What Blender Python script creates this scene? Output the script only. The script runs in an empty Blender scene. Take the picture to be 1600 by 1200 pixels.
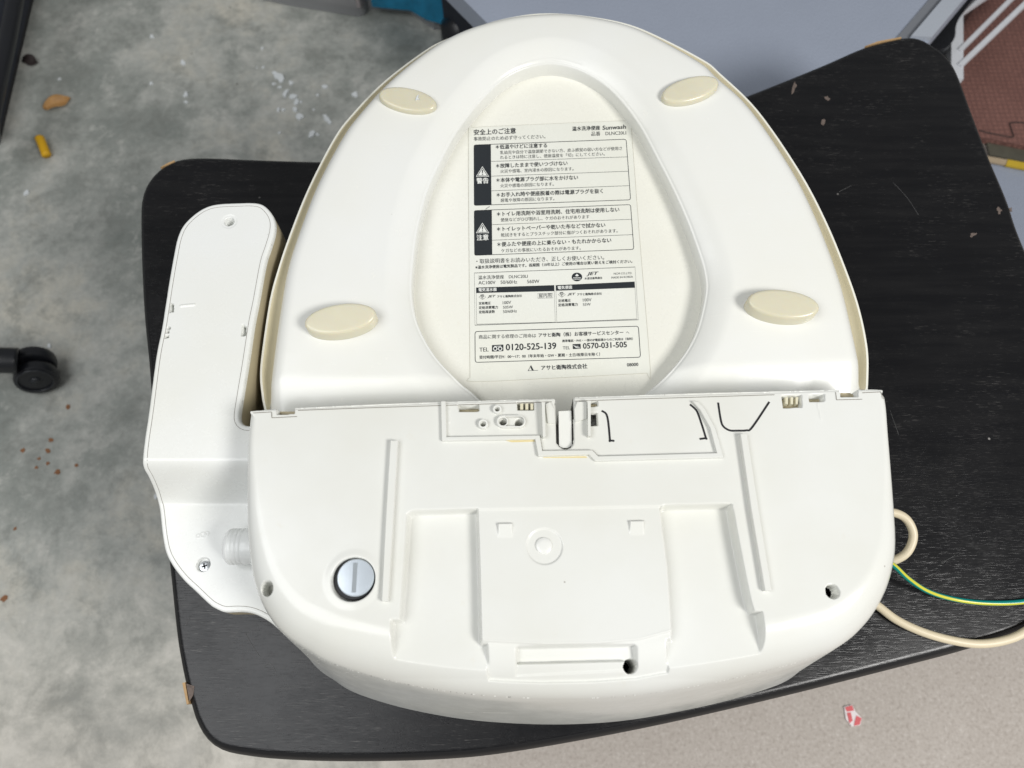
import bpy, bmesh, math, random
import numpy as np
from mathutils import Vector
random.seed(7); np.random.seed(7)
S = bpy.context.scene
col = S.collection
R = math.radians

# ------------------------------------------------------------------ camera
T = 0.40                       # height of the table top above the floor
CH = 0.586                     # camera above the table top
PITCH = R(69); F = 1200.0      # focal length in photo pixels (1600 wide)
cam = bpy.data.objects.new('camera', bpy.data.cameras.new('camera')); col.objects.link(cam)
cam.location = (0, 0, T + CH)
cam.rotation_euler = (R(90) - PITCH, 0, 0)
cam.data.sensor_width = 36; cam.data.lens = 27.0
cam.data.clip_start = 0.01; cam.data.clip_end = 100
cam.data.dof.use_dof = True; cam.data.dof.focus_distance = 0.53; cam.data.dof.aperture_fstop = 8
S.camera = cam

# ------------------------------------------------------------------ light
w = bpy.data.worlds.new('World'); S.world = w; w.use_nodes = True
w.node_tree.nodes['Background'].inputs[0].default_value = (0.97, 0.99, 1.0, 1)
w.node_tree.nodes['Background'].inputs[1].default_value = 0.24
def area(name, loc, aim, sx, sy, power, c):
    l = bpy.data.lights.new(name, 'AREA'); l.shape = 'RECTANGLE'; l.size = sx; l.size_y = sy
    l.energy = power; l.color = c
    o = bpy.data.objects.new(name, l); col.objects.link(o); o.location = loc
    o.rotation_euler = (Vector(aim) - Vector(loc)).to_track_quat('-Z', 'Y').to_euler()
    return o
area('ceiling_light', (1.35, -0.70, 2.05), (0, 0.2, T), 0.75, 0.6, 44, (1.0, 0.985, 0.96))
area('open_shutter_light', (-1.10, -0.30, 2.3), (-0.2, 0.0, T), 1.8, 1.3, 29, (0.97, 0.985, 1.0))
S.view_settings.view_transform = 'Standard'; S.view_settings.look = 'None'
S.view_settings.exposure = -0.11; S.view_settings.gamma = 1.0

# ------------------------------------------------------------------ helpers
FW = np.array([0, math.cos(PITCH), -math.sin(PITCH)]); UP = np.array([0, math.sin(PITCH), math.cos(PITCH)])
def ray(px, py):
    return FW + np.array([1, 0, 0]) * (px - 800) / F + UP * (600 - py) / F
def P(px, py, z=0.0):
    """point of the place seen at a photo pixel, at height z above the table top (xy only)"""
    d = ray(px, py); t = (z - CH) / d[2]
    return np.array([d[0] * t, d[1] * t])
def Pf(px, py, zf):
    """same on a surface z = zf(x, y)"""
    d = ray(px, py); lo, hi = (0.16 - CH) / d[2], (-0.02 - CH) / d[2]
    for _ in range(40):
        m = (lo + hi) / 2
        if CH + d[2] * m > zf(d[0] * m, d[1] * m): lo = m
        else: hi = m
    return np.array([d[0] * lo, d[1] * lo])
def mm(z, y=600):               # metres per photo pixel at height z near image row y
    a = P(800, y, z); b = P(801, y, z); return abs(b[0] - a[0])
def spline(pts, closed=True, n=6):
    pts = [np.array(p, float) for p in pts]; m = len(pts); out = []
    rng = range(m if closed else m - 1)
    for i in rng:
        if closed: p0, p1, p2, p3 = pts[(i - 1) % m], pts[i], pts[(i + 1) % m], pts[(i + 2) % m]
        else: p0, p1, p2, p3 = pts[max(i - 1, 0)], pts[i], pts[i + 1], pts[min(i + 2, m - 1)]
        if np.allclose(p1, p2): continue
        for k in range(n):
            t = k / n
            out.append(0.5 * (2 * p1 + (p2 - p0) * t + (2 * p0 - 5 * p1 + 4 * p2 - p3) * t * t + (3 * p1 - p0 - 3 * p2 + p3) * t ** 3))
    if not closed: out.append(pts[-1])
    return np.array(out)
def ccw(p):
    a = np.sum(p[:, 0] * np.roll(p[:, 1], -1) - np.roll(p[:, 0], -1) * p[:, 1])
    return p if a > 0 else p[::-1].copy()
def resample(p, n):
    q = np.vstack([p, p[:1]]); s = np.r_[0, np.cumsum(np.linalg.norm(np.diff(q, axis=0), axis=1))]
    u = np.linspace(0, s[-1], n, endpoint=False)
    return np.c_[np.interp(u, s, q[:, 0]), np.interp(u, s, q[:, 1])]
def vnormals(p):                # outward vertex normals of a ccw polygon
    t = np.roll(p, -1, 0) - np.roll(p, 1, 0); t /= np.linalg.norm(t, axis=1)[:, None] + 1e-12
    return np.c_[t[:, 1], -t[:, 0]]
def sdpoly(X, Y, p, full=False):
    """signed distance (negative inside) to polygon; optionally nearest point and normal"""
    best = np.full(X.shape, 1e9); ins = np.zeros(X.shape, bool)
    if full: nx = np.zeros(X.shape); ny = np.zeros(X.shape); bi = np.zeros(X.shape, int); bt = np.zeros(X.shape)
    m = len(p)
    for i in range(m):
        a = p[i]; b = p[(i + 1) % m]; e = b - a; L = e @ e
        if L < 1e-16: continue
        wx = X - a[0]; wy = Y - a[1]
        t = np.clip((wx * e[0] + wy * e[1]) / L, 0, 1)
        dx = wx - e[0] * t; dy = wy - e[1] * t; d = dx * dx + dy * dy
        k = d < best
        best = np.where(k, d, best)
        if full: nx = np.where(k, a[0] + e[0] * t, nx); ny = np.where(k, a[1] + e[1] * t, ny); bi = np.where(k, i, bi); bt = np.where(k, t, bt)
        if a[1] != b[1]:
            c = (a[1] > Y) != (b[1] > Y)
            ins ^= c & (X < (b[0] - a[0]) * (Y - a[1]) / (b[1] - a[1]) + a[0])
    d = np.sqrt(best); d = np.where(ins, -d, d)
    if full: return d, nx, ny, bi, bt
    return d
def sdline(X, Y, p):
    best = np.full(X.shape, 1e9)
    for a, b in zip(p[:-1], p[1:]):
        e = b - a; L = e @ e
        if L < 1e-16: continue
        t = np.clip(((X - a[0]) * e[0] + (Y - a[1]) * e[1]) / L, 0, 1)
        best = np.minimum(best, (X - a[0] - e[0] * t) ** 2 + (Y - a[1] - e[1] * t) ** 2)
    return np.sqrt(best)
def sst(a, b, x):
    t = np.clip((x - a) / (b - a), 0, 1); return t * t * (3 - 2 * t)

def link(name, me, mat=None, parent=None, smooth=True):
    if mat is not None: me.materials.append(mat)
    if smooth: me.shade_smooth()
    o = bpy.data.objects.new(name, me); col.objects.link(o)
    if parent is not None: o.parent = parent; o.matrix_parent_inverse = parent.matrix_world.inverted()
    return o
def mesh_np(verts, faces):
    me = bpy.data.meshes.new('m'); me.from_pydata([tuple(v) for v in verts], [], [tuple(int(i) for i in f) for f in faces])
    me.update(); return me
def bm_obj(name, bm, mat, parent=None, smooth=False, bevel=0):
    if bevel:
        bmesh.ops.bevel(bm, geom=[e for e in bm.edges if e.is_manifold and e.calc_face_angle(0) > 0.5], offset=bevel, segments=2, affect='EDGES', profile=0.5)
    bmesh.ops.recalc_face_normals(bm, faces=bm.faces)
    me = bpy.data.meshes.new('m'); bm.to_mesh(me); bm.free()
    o = link(name, me, mat, parent, False)
    if smooth: me.shade_smooth()
    if smooth == 'auto':
        me.shade_smooth()
        me.set_sharp_from_angle(angle=R(38))
    return o
def tag(o, label=None, cat=None, group=None, kind=None):
    if label: o['label'] = label
    if cat: o['category'] = cat
    if group: o['group'] = group
    if kind: o['kind'] = kind
    return o
def empty(name, loc, label, cat, group=None):
    o = bpy.data.objects.new(name, None); col.objects.link(o); o.location = loc; o.empty_display_size = 0.05
    bpy.context.view_layer.update()
    return tag(o, label, cat, group)
def prism(bm, poly, z0, z1, top=None):
    """solid between poly at z0 and (top or poly) at z1"""
    top = poly if top is None else top
    a = [bm.verts.new((p[0], p[1], z0)) for p in poly]; b = [bm.verts.new((p[0], p[1], z1)) for p in top]
    n = len(a); bm.faces.new(a[::-1]); bm.faces.new(b)
    for i in range(n): bm.faces.new((a[i], a[(i + 1) % n], b[(i + 1) % n], b[i]))
    return bm
def loft(name, rings, mat, parent=None, cap0=True, cap1=True, smooth='auto'):
    """rings: list of (n,3) arrays"""
    bm = bmesh.new(); V = [[bm.verts.new(tuple(p)) for p in r] for r in rings]; n = len(V[0])
    for a, b in zip(V[:-1], V[1:]):
        for i in range(n): bm.faces.new((a[i], a[(i + 1) % n], b[(i + 1) % n], b[i]))
    if cap0: bm.faces.new(V[0][::-1])
    if cap1: bm.faces.new(V[-1])
    return bm_obj(name, bm, mat, parent, smooth)
def ring3(p, z): return np.c_[p, np.full(len(p), z + T)]
def lathe(name, c, prof, mat, parent=None, n=40, cap0=True, cap1=True):
    a = np.linspace(0, 2 * math.pi, n, endpoint=False)
    return loft(name, [np.c_[c[0] + r * np.cos(a), c[1] + r * np.sin(a), np.full(n, z + T)] for r, z in prof], mat, parent, cap0, cap1)
def tube(name, pts, r, mat, parent=None, n=14, smooth_n=8, uv=False):
    p = spline(pts, False, smooth_n); rings = []
    tg = np.gradient(p, axis=0); tg /= np.linalg.norm(tg, axis=1)[:, None]
    up = np.array([0, 0, 1.0])
    bm = bmesh.new(); V = []
    for q, t in zip(p, tg):
        s = np.cross(t, up); s /= np.linalg.norm(s) + 1e-9; u = np.cross(s, t)
        V.append([bm.verts.new(tuple(q + r * (math.cos(k * 2 * math.pi / n) * s + math.sin(k * 2 * math.pi / n) * u))) for k in range(n)])
    uvl = bm.loops.layers.uv.new('UVMap'); seg = np.r_[0, np.cumsum(np.linalg.norm(np.diff(p, axis=0), axis=1))]
    for j in range(len(V) - 1):
        for i in range(n):
            f = bm.faces.new((V[j][i], V[j][(i + 1) % n], V[j + 1][(i + 1) % n], V[j + 1][i]))
            for l, (jj, ii) in zip(f.loops, ((j, i), (j, i + 1), (j + 1, i + 1), (j + 1, i))): l[uvl].uv = (ii / n, seg[jj])
    bm.faces.new(V[0][::-1]); bm.faces.new(V[-1])
    return bm_obj(name, bm, mat, parent, True)

def heightfield(name, outline, res, zfun, mat, parent, skirt, hole=None, holeskirt=None, cut=None, sidemat=None, wallnormal=None):
    """a moulded sheet z=zfun(X,Y,d) inside a ccw outline (less hole), its rim snapped to the outline and walled down
    by skirt(nx,ny,z,x,y)->list of (offset_out, z)"""
    lo = outline.min(0) - 2 * res; hi = outline.max(0) + 2 * res
    nx = int((hi[0] - lo[0]) / res) + 1; ny = int((hi[1] - lo[1]) / res) + 1
    X, Y = np.meshgrid(lo[0] + np.arange(nx) * res, lo[1] + np.arange(ny) * res); X = X.ravel(); Y = Y.ravel()
    sd, qx, qy, bi, bt = sdpoly(X, Y, outline, True)
    N = vnormals(outline); M = np.roll(N, -1, 0)
    nrm = N[bi] * (1 - bt)[:, None] + M[bi] * bt[:, None]
    ishole = np.zeros(X.shape, bool)
    if hole is not None:
        sh, hx, hy, hi_, ht = sdpoly(X, Y, hole, True)
        Nh = vnormals(hole); hn = -(Nh[hi_] * (1 - ht)[:, None] + np.roll(Nh, -1, 0)[hi_] * ht[:, None])
        k = -sh > sd
        sd2 = np.where(k, -sh, sd); qx = np.where(k, hx, qx); qy = np.where(k, hy, qy); nrm = np.where(k[:, None], hn, nrm); ishole = k; sd = sd2
    inside = sd < 0
    idx = np.arange(nx * ny).reshape(ny, nx)
    quads = np.stack([idx[:-1, :-1], idx[:-1, 1:], idx[1:, 1:], idx[1:, :-1]], -1).reshape(-1, 4)
    keep = inside[quads].any(1)
    out = ~inside
    near = inside & (sd > -0.3 * res)
    mv = out | near
    X = np.where(mv, qx, X); Y = np.where(mv, qy, Y); d = np.where(mv, 0, -sd)
    Z = zfun(X, Y, d)
    if cut is not None: keep &= ~cut(X, Y)[quads].all(1)
    quads = quads[keep]
    # rim edges (outer rim and hole only, not the cut-outs)
    E = np.concatenate([quads[:, [0, 1]], quads[:, [1, 2]], quads[:, [2, 3]], quads[:, [3, 0]]])
    key = np.sort(E, 1); kk = key[:, 0].astype(np.int64) * (nx * ny) + key[:, 1]
    u, inv, cnt = np.unique(kk, return_inverse=True, return_counts=True)
    rim = E[(cnt[inv] == 1)]; rim = rim[mv[rim].all(1)]
    used = np.unique(quads); remap = -np.ones(nx * ny, int); remap[used] = np.arange(len(used))
    V = np.c_[X, Y, Z][used]; faces = [remap[quads]]
    rv = np.unique(rim); rows = 0; extra = []; base = len(V); allr = []
    for v in rv:
        s = (holeskirt if ishole[v] else skirt)(nrm[v, 0], nrm[v, 1], Z[v], X[v], Y[v])
        rows = len(s); allr.append([(X[v] + nrm[v, 0] * o, Y[v] + nrm[v, 1] * o, z) for o, z in s])
    pos = {int(v): i for i, v in enumerate(rv)}
    ext = np.array(allr).reshape(-1, 3)
    V = np.vstack([V, ext])
    def vid(v, r): return remap[v] if r == 0 else base + pos[int(v)] * rows + r - 1
    sk = []
    for a, b in rim:
        for r in range(rows): sk.append((vid(b, r), vid(a, r), vid(a, r + 1), vid(b, r + 1)))
    faces = np.vstack([faces[0], np.array(sk)])
    V[:, 2] += T
    me = bpy.data.meshes.new('m'); me.vertices.add(len(V)); me.vertices.foreach_set('co', V.astype(np.float32).ravel())
    n = len(faces); me.loops.add(n * 4); me.polygons.add(n)
    me.loops.foreach_set('vertex_index', faces.astype(np.int32).ravel())
    me.polygons.foreach_set('loop_start', np.arange(0, n * 4, 4, dtype=np.int32))
    me.update(calc_edges=True); me.validate()
    o = link(name, me, mat, parent, True)
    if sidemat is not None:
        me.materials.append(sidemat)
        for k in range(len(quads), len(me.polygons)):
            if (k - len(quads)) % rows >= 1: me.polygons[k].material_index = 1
    me.set_sharp_from_angle(angle=R(76))
    if wallnormal is not None:      # even normals on the moulded wall, so that it shades as one smooth surface
        cn = np.zeros((len(V), 3))
        for i, v in enumerate(rv):
            n0 = nrm[v] / (np.linalg.norm(nrm[v]) + 1e-9)
            if n0[1] > 0.7: continue
            for r in range(rows + 1):
                q = np.array([n0[0], n0[1], wallnormal(n0[1], r)]); cn[vid(v, r)] = q / np.linalg.norm(q)
        if len(me.vertices) == len(V): me.normals_split_custom_set_from_vertices([tuple(q) for q in cn])
    return o

# ------------------------------------------------------------------ materials
class NT:
    def __init__(s, name):
        s.m = bpy.data.materials.new(name); s.m.use_nodes = True; s.t = s.m.node_tree; s.n = s.t.nodes
        s.b = s.n['Principled BSDF']
    def new(s, t, **kw):
        n = s.n.new(t)
        for k, v in kw.items():
            if k.startswith('_'): setattr(n, k[1:], v)
            else:
                i = n.inputs[int(k[1:])] if k[0] == 'i' and k[1:].isdigit() else n.inputs[k]
                if hasattr(v, 'is_linked'): s.t.links.new(v, i)
                else: i.default_value = v
        return n
    def lk(s, a, b): s.t.links.new(a, b)
    def pos(s, scale=(1, 1, 1), rot=(0, 0, 0)):
        g = s.new('ShaderNodeNewGeometry'); m = s.new('ShaderNodeMapping', Vector=g.outputs['Position']); m.inputs['Scale'].default_value = scale; m.inputs['Rotation'].default_value = rot
        return m.outputs[0]
    def noise(s, v, scale, detail=4, rough=0.55, dist=0.0):
        n = s.new('ShaderNodeTexNoise', Vector=v); n.inputs['Scale'].default_value = scale; n.inputs['Detail'].default_value = detail; n.inputs['Roughness'].default_value = rough; n.inputs['Distortion'].default_value = dist
        return n.outputs[0]
    def ramp(s, f, stops):
        r = s.new('ShaderNodeValToRGB', Fac=f); e = r.color_ramp.elements
        while len(e) < len(stops): e.new(0.5)
        for q, (p, c) in zip(e, stops):
            q.position = p; q.color = (c if len(c) == 4 else (*c, 1)) if hasattr(c, '__len__') else (c, c, c, 1)
        return r.outputs[0]
    def mix(s, f, a, b, mode='MIX'):
        n = s.new('ShaderNodeMix', _data_type='RGBA', _blend_type=mode)
        for i, v in ((0, f), (6, a), (7, b)):
            if hasattr(v, 'is_linked'): s.lk(v, n.inputs[i])
            else: n.inputs[i].default_value = v if i == 0 else ((*v, 1) if len(v) == 3 else v)
        return n.outputs[2]
    def math(s, op, a, b=0.0):
        n = s.new('ShaderNodeMath', _operation=op)
        for i, v in ((0, a), (1, b)):
            if hasattr(v, 'is_linked'): s.lk(v, n.inputs[i])
            else: n.inputs[i].default_value = v
        return n.outputs[0]
    def bump(s, h, strength, dist):
        n = s.new('ShaderNodeBump', Height=h); n.inputs['Strength'].default_value = strength; n.inputs['Distance'].default_value = dist
        s.lk(n.outputs[0], s.b.inputs['Normal'])
    def set(s, **kw):
        for k, v in kw.items():
            i = s.b.inputs[k.replace('_', ' ')]
            if hasattr(v, 'is_linked'): s.lk(v, i)
            else: i.default_value = (*v, 1) if hasattr(v, '__len__') and len(v) == 3 else v
        return s.m

def plastic(name, c, rough=0.32, dirt=0.06, stain=(0.62, 0.55, 0.38), wear=0.0, sss=0.0):
    m = NT(name); v = m.pos()
    n1 = m.noise(v, 9, 5); n2 = m.noise(v, 420, 3); n3 = m.noise(v, 55, 6, 0.7)
    c1 = m.mix(m.ramp(n1, [(0.35, 0.0), (0.75, 1.0)]), c, tuple(x * (1 - dirt) * t for x, t in zip(c, (1.0, 0.99, 0.95))))
    c2 = m.mix(m.ramp(n3, [(0.64, 0.0), (0.8, 0.2)]), c1, stain)
    ro = m.ramp(n3, [(0.3, rough - 0.05), (0.7, rough + 0.09)])
    if wear:
        vo = m.new('ShaderNodeTexVoronoi', Vector=v); vo.inputs['Scale'].default_value = 95
        pick = m.ramp(vo.outputs['Color'], [(0.86, 0.0), (0.87, 1.0)])
        c2 = m.mix(m.math('MULTIPLY', m.ramp(vo.outputs['Distance'], [(0.035, 0.75), (0.075, 0.0)]), pick), c2, (0.25, 0.22, 0.18))
        s1 = m.noise(m.pos((14, 900, 14), (0, 0, 0.5)), 1.6, 2); s2 = m.noise(m.pos((14, 900, 14), (0, 0, -0.7)), 1.6, 2)
        sc = m.math('MULTIPLY', m.math('ADD', m.ramp(s1, [(0.70, 0.0), (0.74, 1.0)]), m.ramp(s2, [(0.71, 0.0), (0.75, 1.0)])), m.ramp(n1, [(0.45, 0.0), (0.62, 1.0)]))
        c2 = m.mix(m.math('MULTIPLY', sc, 0.16 * wear), c2, (0.45, 0.43, 0.38))
        ro = m.mix(m.math('MULTIPLY', sc, 0.5), ro, (0.6, 0.6, 0.6))
    m.lk(c2, m.b.inputs['Base Color']); m.lk(ro, m.b.inputs['Roughness'])
    m.bump(n2, 0.05, 0.0003)
    if sss:
        m.set(Subsurface_Weight=sss, Subsurface_Scale=0.006); m.b.inputs['Subsurface Radius'].default_value = (1, 0.75, 0.4)
    return m.set(IOR=1.5)
def flat(name, c, rough=0.5, metal=0.0, var=0.12, scale=60):
    m = NT(name); n = m.noise(m.pos(), scale, 4)
    m.lk(m.mix(n, tuple(x * (1 - var) for x in c), tuple(min(1, x * (1 + var)) for x in c)), m.b.inputs['Base Color'])
    return m.set(Roughness=rough, Metallic=metal)

M_white = plastic('white_plastic', (0.755, 0.76, 0.725), 0.17, 0.07, wear=0.6)
M_ring = plastic('seat_plastic', (0.785, 0.79, 0.762), 0.2, 0.03, wear=0.4)
M_arm = plastic('arm_plastic', (0.79, 0.80, 0.78), 0.24, 0.03, wear=0.4)
M_lid = plastic('cream_plastic', (0.79, 0.785, 0.72), 0.26, 0.04)
M_side = plastic('yellowed_shaded_side', (0.46, 0.40, 0.27), 0.35)  # yellowing plus the arm wall's shade put into one colour; pocket floors reuse it
M_channel = plastic('aged_shaded_rim', (0.66, 0.60, 0.43), 0.3)  # aged plastic with the shade of the lid channel mixed into the colour
M_cream = plastic('yellowed_plastic', (0.70, 0.66, 0.50), 0.4)
M_pad = plastic('rubber_pad', (0.70, 0.665, 0.52), 0.18, 0.14, (0.64, 0.40, 0.20), 0, 0.35)
M_clear = flat('milky_plastic', (0.82, 0.835, 0.82), 0.25, 0, 0.03)
M_tag = plastic('sticker_film', (0.755, 0.76, 0.70), 0.24, 0.04)
M_ink = flat('black_ink', (0.018, 0.022, 0.026), 0.4)
M_inkw = flat('unprinted_white', (0.78, 0.79, 0.75), 0.3)
M_black = flat('black_rubber', (0.012, 0.012, 0.014), 0.55)
M_steel = flat('bright_steel', (0.55, 0.57, 0.58), 0.28, 1.0)
M_cap = flat('satin_grey_cap', (0.60, 0.66, 0.72), 0.24, 0.35)
M_capd = flat('grey_slot', (0.30, 0.33, 0.35), 0.45, 0.4)
M_cord = plastic('cream_cord_jacket', (0.72, 0.63, 0.46), 0.42, 0.08)
M_glue = flat('yellow_glue', (0.66, 0.55, 0.28), 0.4)

def earth_mat():
    m = NT('green_yellow_wire'); u = m.new('ShaderNodeUVMap').outputs[0]
    s = m.new('ShaderNodeSeparateXYZ', Vector=u)
    t = m.math('FRACT', m.math('ADD', s.outputs[0], m.math('ADD', m.math('MULTIPLY', s.outputs[1], 1.6), 0.38)))
    m.lk(m.ramp(t, [(0.0, (0.0, 0.22, 0.2)), (0.60, (0.0, 0.24, 0.20)), (0.63, (0.62, 0.60, 0.05)), (0.77, (0.62, 0.60, 0.05)), (0.80, (0, 0.22, 0.2))]), m.b.inputs['Base Color'])
    return m.set(Roughness=0.3)
M_earth = earth_mat()

def wood():
    m = NT('black_stained_wood'); a = R(7)
    fine = m.noise(m.pos((22, 300, 22), (0, 0, -a)), 3.0, 4, 0.6)
    mid = m.noise(m.pos((4, 40, 4), (0, 0, -a)), 3.0, 4)
    pore = m.noise(m.pos((62, 760, 62), (0, 0, -a)), 2.0, 2, 0.5)
    wear = m.noise(m.pos(), 6, 6, 0.65); blot = m.noise(m.pos(), 17, 5, 0.7)
    c = m.mix(m.ramp(mid, [(0.4, 0.0), (0.7, 1.0)]), (0.0035, 0.0035, 0.0045), (0.008, 0.0078, 0.0085))
    streak = m.math('MULTIPLY', m.ramp(pore, [(0.62, 0.0), (0.70, 1.0)]), m.ramp(blot, [(0.44, 0.0), (0.66, 0.55)]))
    c = m.mix(streak, c, (0.10, 0.095, 0.09))
    v = m.new('ShaderNodeTexVoronoi', Vector=m.pos((1, 1, 1))); v.inputs['Scale'].default_value = 38
    dust = m.ramp(v.outputs['Distance'], [(0.02, 0.7), (0.045, 0.0)])
    c = m.mix(m.math('MULTIPLY', dust, m.ramp(wear, [(0.52, 0), (0.56, 1)])), c, (0.4, 0.38, 0.36))
    m.lk(c, m.b.inputs['Base Color'])
    m.lk(m.ramp(blot, [(0.3, 0.22), (0.7, 0.33)]), m.b.inputs['Roughness'])
    m.bump(m.mix(0.55, m.ramp(pore, [(0.3, 0.0), (0.45, 1.0)]), fine), 0.22, 0.0004)
    return m.set(IOR=1.42)
M_wood = wood()
M_edge = flat('black_edge', (0.006, 0.006, 0.007), 0.5)
M_bare = flat('bare_wood', (0.42, 0.27, 0.13), 0.7, 0, 0.25, 200)
M_chip = flat('chipped_wood', (0.13, 0.10, 0.085), 0.8, 0, 0.7, 500)
M_scratch = flat('pale_scratch', (0.10, 0.10, 0.10), 0.7)

def concrete():
    m = NT('concrete'); v = m.pos()
    big = m.noise(v, 3.4, 9, 0.72, 0.15); mid = m.noise(v, 15, 10, 0.76, 0.2); fine = m.noise(v, 90, 6, 0.7); sp = m.noise(v, 240, 4, 0.75)
    a = m.ramp(big, [(0.36, (0.20, 0.22, 0.205)), (0.47, (0.29, 0.305, 0.285)), (0.54, (0.40, 0.41, 0.385)), (0.66, (0.54, 0.52, 0.455))])
    a = m.mix(m.ramp(mid, [(0.37, 0.55), (0.49, 0.0)]), a, (0.17, 0.18, 0.165))
    a = m.mix(m.ramp(mid, [(0.53, 0.0), (0.62, 0.65)]), a, (0.50, 0.50, 0.47))
    a = m.mix(m.ramp(fine, [(0.35, 0.22), (0.6, 0.0)]), a, (0.12, 0.12, 0.11))
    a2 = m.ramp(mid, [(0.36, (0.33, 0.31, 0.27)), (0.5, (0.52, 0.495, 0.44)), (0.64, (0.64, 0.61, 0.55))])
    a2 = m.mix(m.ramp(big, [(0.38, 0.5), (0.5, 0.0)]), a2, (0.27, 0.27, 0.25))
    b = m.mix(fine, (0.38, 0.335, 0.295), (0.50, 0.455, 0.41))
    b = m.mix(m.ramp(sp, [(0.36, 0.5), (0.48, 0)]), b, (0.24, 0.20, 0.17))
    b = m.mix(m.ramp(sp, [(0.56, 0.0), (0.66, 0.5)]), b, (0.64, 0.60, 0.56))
    pit = m.new('ShaderNodeTexVoronoi', Vector=v); pit.inputs['Scale'].default_value = 30
    pm = m.math('MULTIPLY', m.ramp(pit.outputs['Distance'], [(0.03, 0.8), (0.07, 0.0)]), m.ramp(pit.outputs['Color'], [(0.7, 0.0), (0.72, 1.0)]))
    a = m.mix(1.0, a, (1.06, 1.055, 1.04), 'MULTIPLY'); a = m.mix(pm, a, (0.07, 0.065, 0.055)); a2 = m.mix(pm, a2, (0.13, 0.11, 0.085))
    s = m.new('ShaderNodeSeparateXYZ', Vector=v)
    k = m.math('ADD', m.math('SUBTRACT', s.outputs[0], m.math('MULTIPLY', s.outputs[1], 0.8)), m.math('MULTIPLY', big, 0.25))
    a = m.mix(m.ramp(m.math('ADD', m.math('MULTIPLY', s.outputs[1], -1.0), m.math('MULTIPLY', mid, 0.3)), [(0.0, 0.0), (0.25, 1.0)]), a, a2)  # paler beige towards the near side: brighter light put into the colour
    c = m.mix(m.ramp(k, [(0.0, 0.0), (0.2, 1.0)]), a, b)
    m.lk(c, m.b.inputs['Base Color'])
    m.lk(m.ramp(mid, [(0.3, 0.5), (0.7, 0.75)]), m.b.inputs['Roughness'])
    m.bump(fine, 0.25, 0.002)
    return m.m
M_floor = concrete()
def painted(name, c, bumpy=0.5):
    m = NT(name); v = m.pos(); n = m.noise(v, 5, 6, 0.6); d = m.noise(v, 60, 3); f = m.noise(v, 300, 3)
    m.lk(m.mix(n, tuple(x * 0.86 for x in c), tuple(x * 1.12 for x in c)), m.b.inputs['Base Color'])
    m.bump(m.mix(0.7, m.ramp(d, [(0.68, 0.0), (0.78, 1.0)]), f), bumpy, 0.002)
    return m.set(Roughness=0.45)
M_grey = painted('grey_paint', (0.30, 0.335, 0.41))
M_greyedge = painted('pale_grey_paint', (0.37, 0.40, 0.45), 0.3)
M_darkgrey = painted('dark_grey_stain', (0.17, 0.18, 0.20), 0.3)
def foam():
    m = NT('brown_foam'); v = m.pos()
    wv = m.new('ShaderNodeTexVoronoi', Vector=v, _distance='CHEBYCHEV'); wv.inputs['Scale'].default_value = 125; wv.inputs['Randomness'].default_value = 0.12
    n = m.noise(v, 14, 5)
    c = m.mix(n, (0.17, 0.075, 0.06), (0.27, 0.13, 0.105))
    c = m.mix(m.ramp(wv.outputs['Distance'], [(0.28, 0.0), (0.5, 0.65)]), c, (0.10, 0.045, 0.04))
    m.lk(c, m.b.inputs['Base Color']); m.bump(m.ramp(wv.outputs['Distance'], [(0.2, 1.0), (0.5, 0.0)]), 0.6, 0.002)
    return m.set(Roughness=0.8)
M_foam = foam()
M_tote = NT('smoky_clear_plastic').set(Base_Color=(0.55, 0.56, 0.57), Roughness=0.4, Transmission_Weight=0.6, IOR=1.2)
M_blue = flat('blue_film', (0.01, 0.20, 0.36), 0.25, 0, 0.7, 40)
M_brown = flat('grey_brown_contents', (0.30, 0.27, 0.27), 0.5, 0, 0.4, 20)
M_blackplast = flat('black_plastic', (0.010, 0.011, 0.014), 0.35)
M_navy = flat('dark_navy', (0.014, 0.017, 0.026), 0.8, 0, 0.4)
M_rackwhite = flat('white_rack_plastic', (0.72, 0.74, 0.78), 0.4)
M_leaf = flat('dry_leaf', (0.42, 0.23, 0.08), 0.6, 0, 0.35, 80)
M_leafd = flat('dark_leaf', (0.022, 0.014, 0.013), 0.7)
M_yellow = flat('yellow_foam', (0.72, 0.40, 0.01), 0.5)
M_flake = flat('white_flake', (0.66, 0.69, 0.70), 0.8)
M_rust = flat('rust_stain', (0.24, 0.11, 0.05), 0.85, 0, 0.4, 150)
M_tan = flat('tan_strip', (0.42, 0.33, 0.22), 0.7)
M_gold = flat('yellow_strip', (0.55, 0.38, 0.03), 0.4)
M_olive = flat('olive_edge', (0.08, 0.075, 0.055), 0.7, 0, 0.4)
M_redp = flat('red_print', (0.62, 0.08, 0.09), 0.5, 0, 0.25, 300)
M_paper = flat('white_paper', (0.78, 0.72, 0.72), 0.6)

FZ = -T                                             # floor, relative to the table top
def fl(px, py, h=0.0): return P(px, py, FZ + h)

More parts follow.
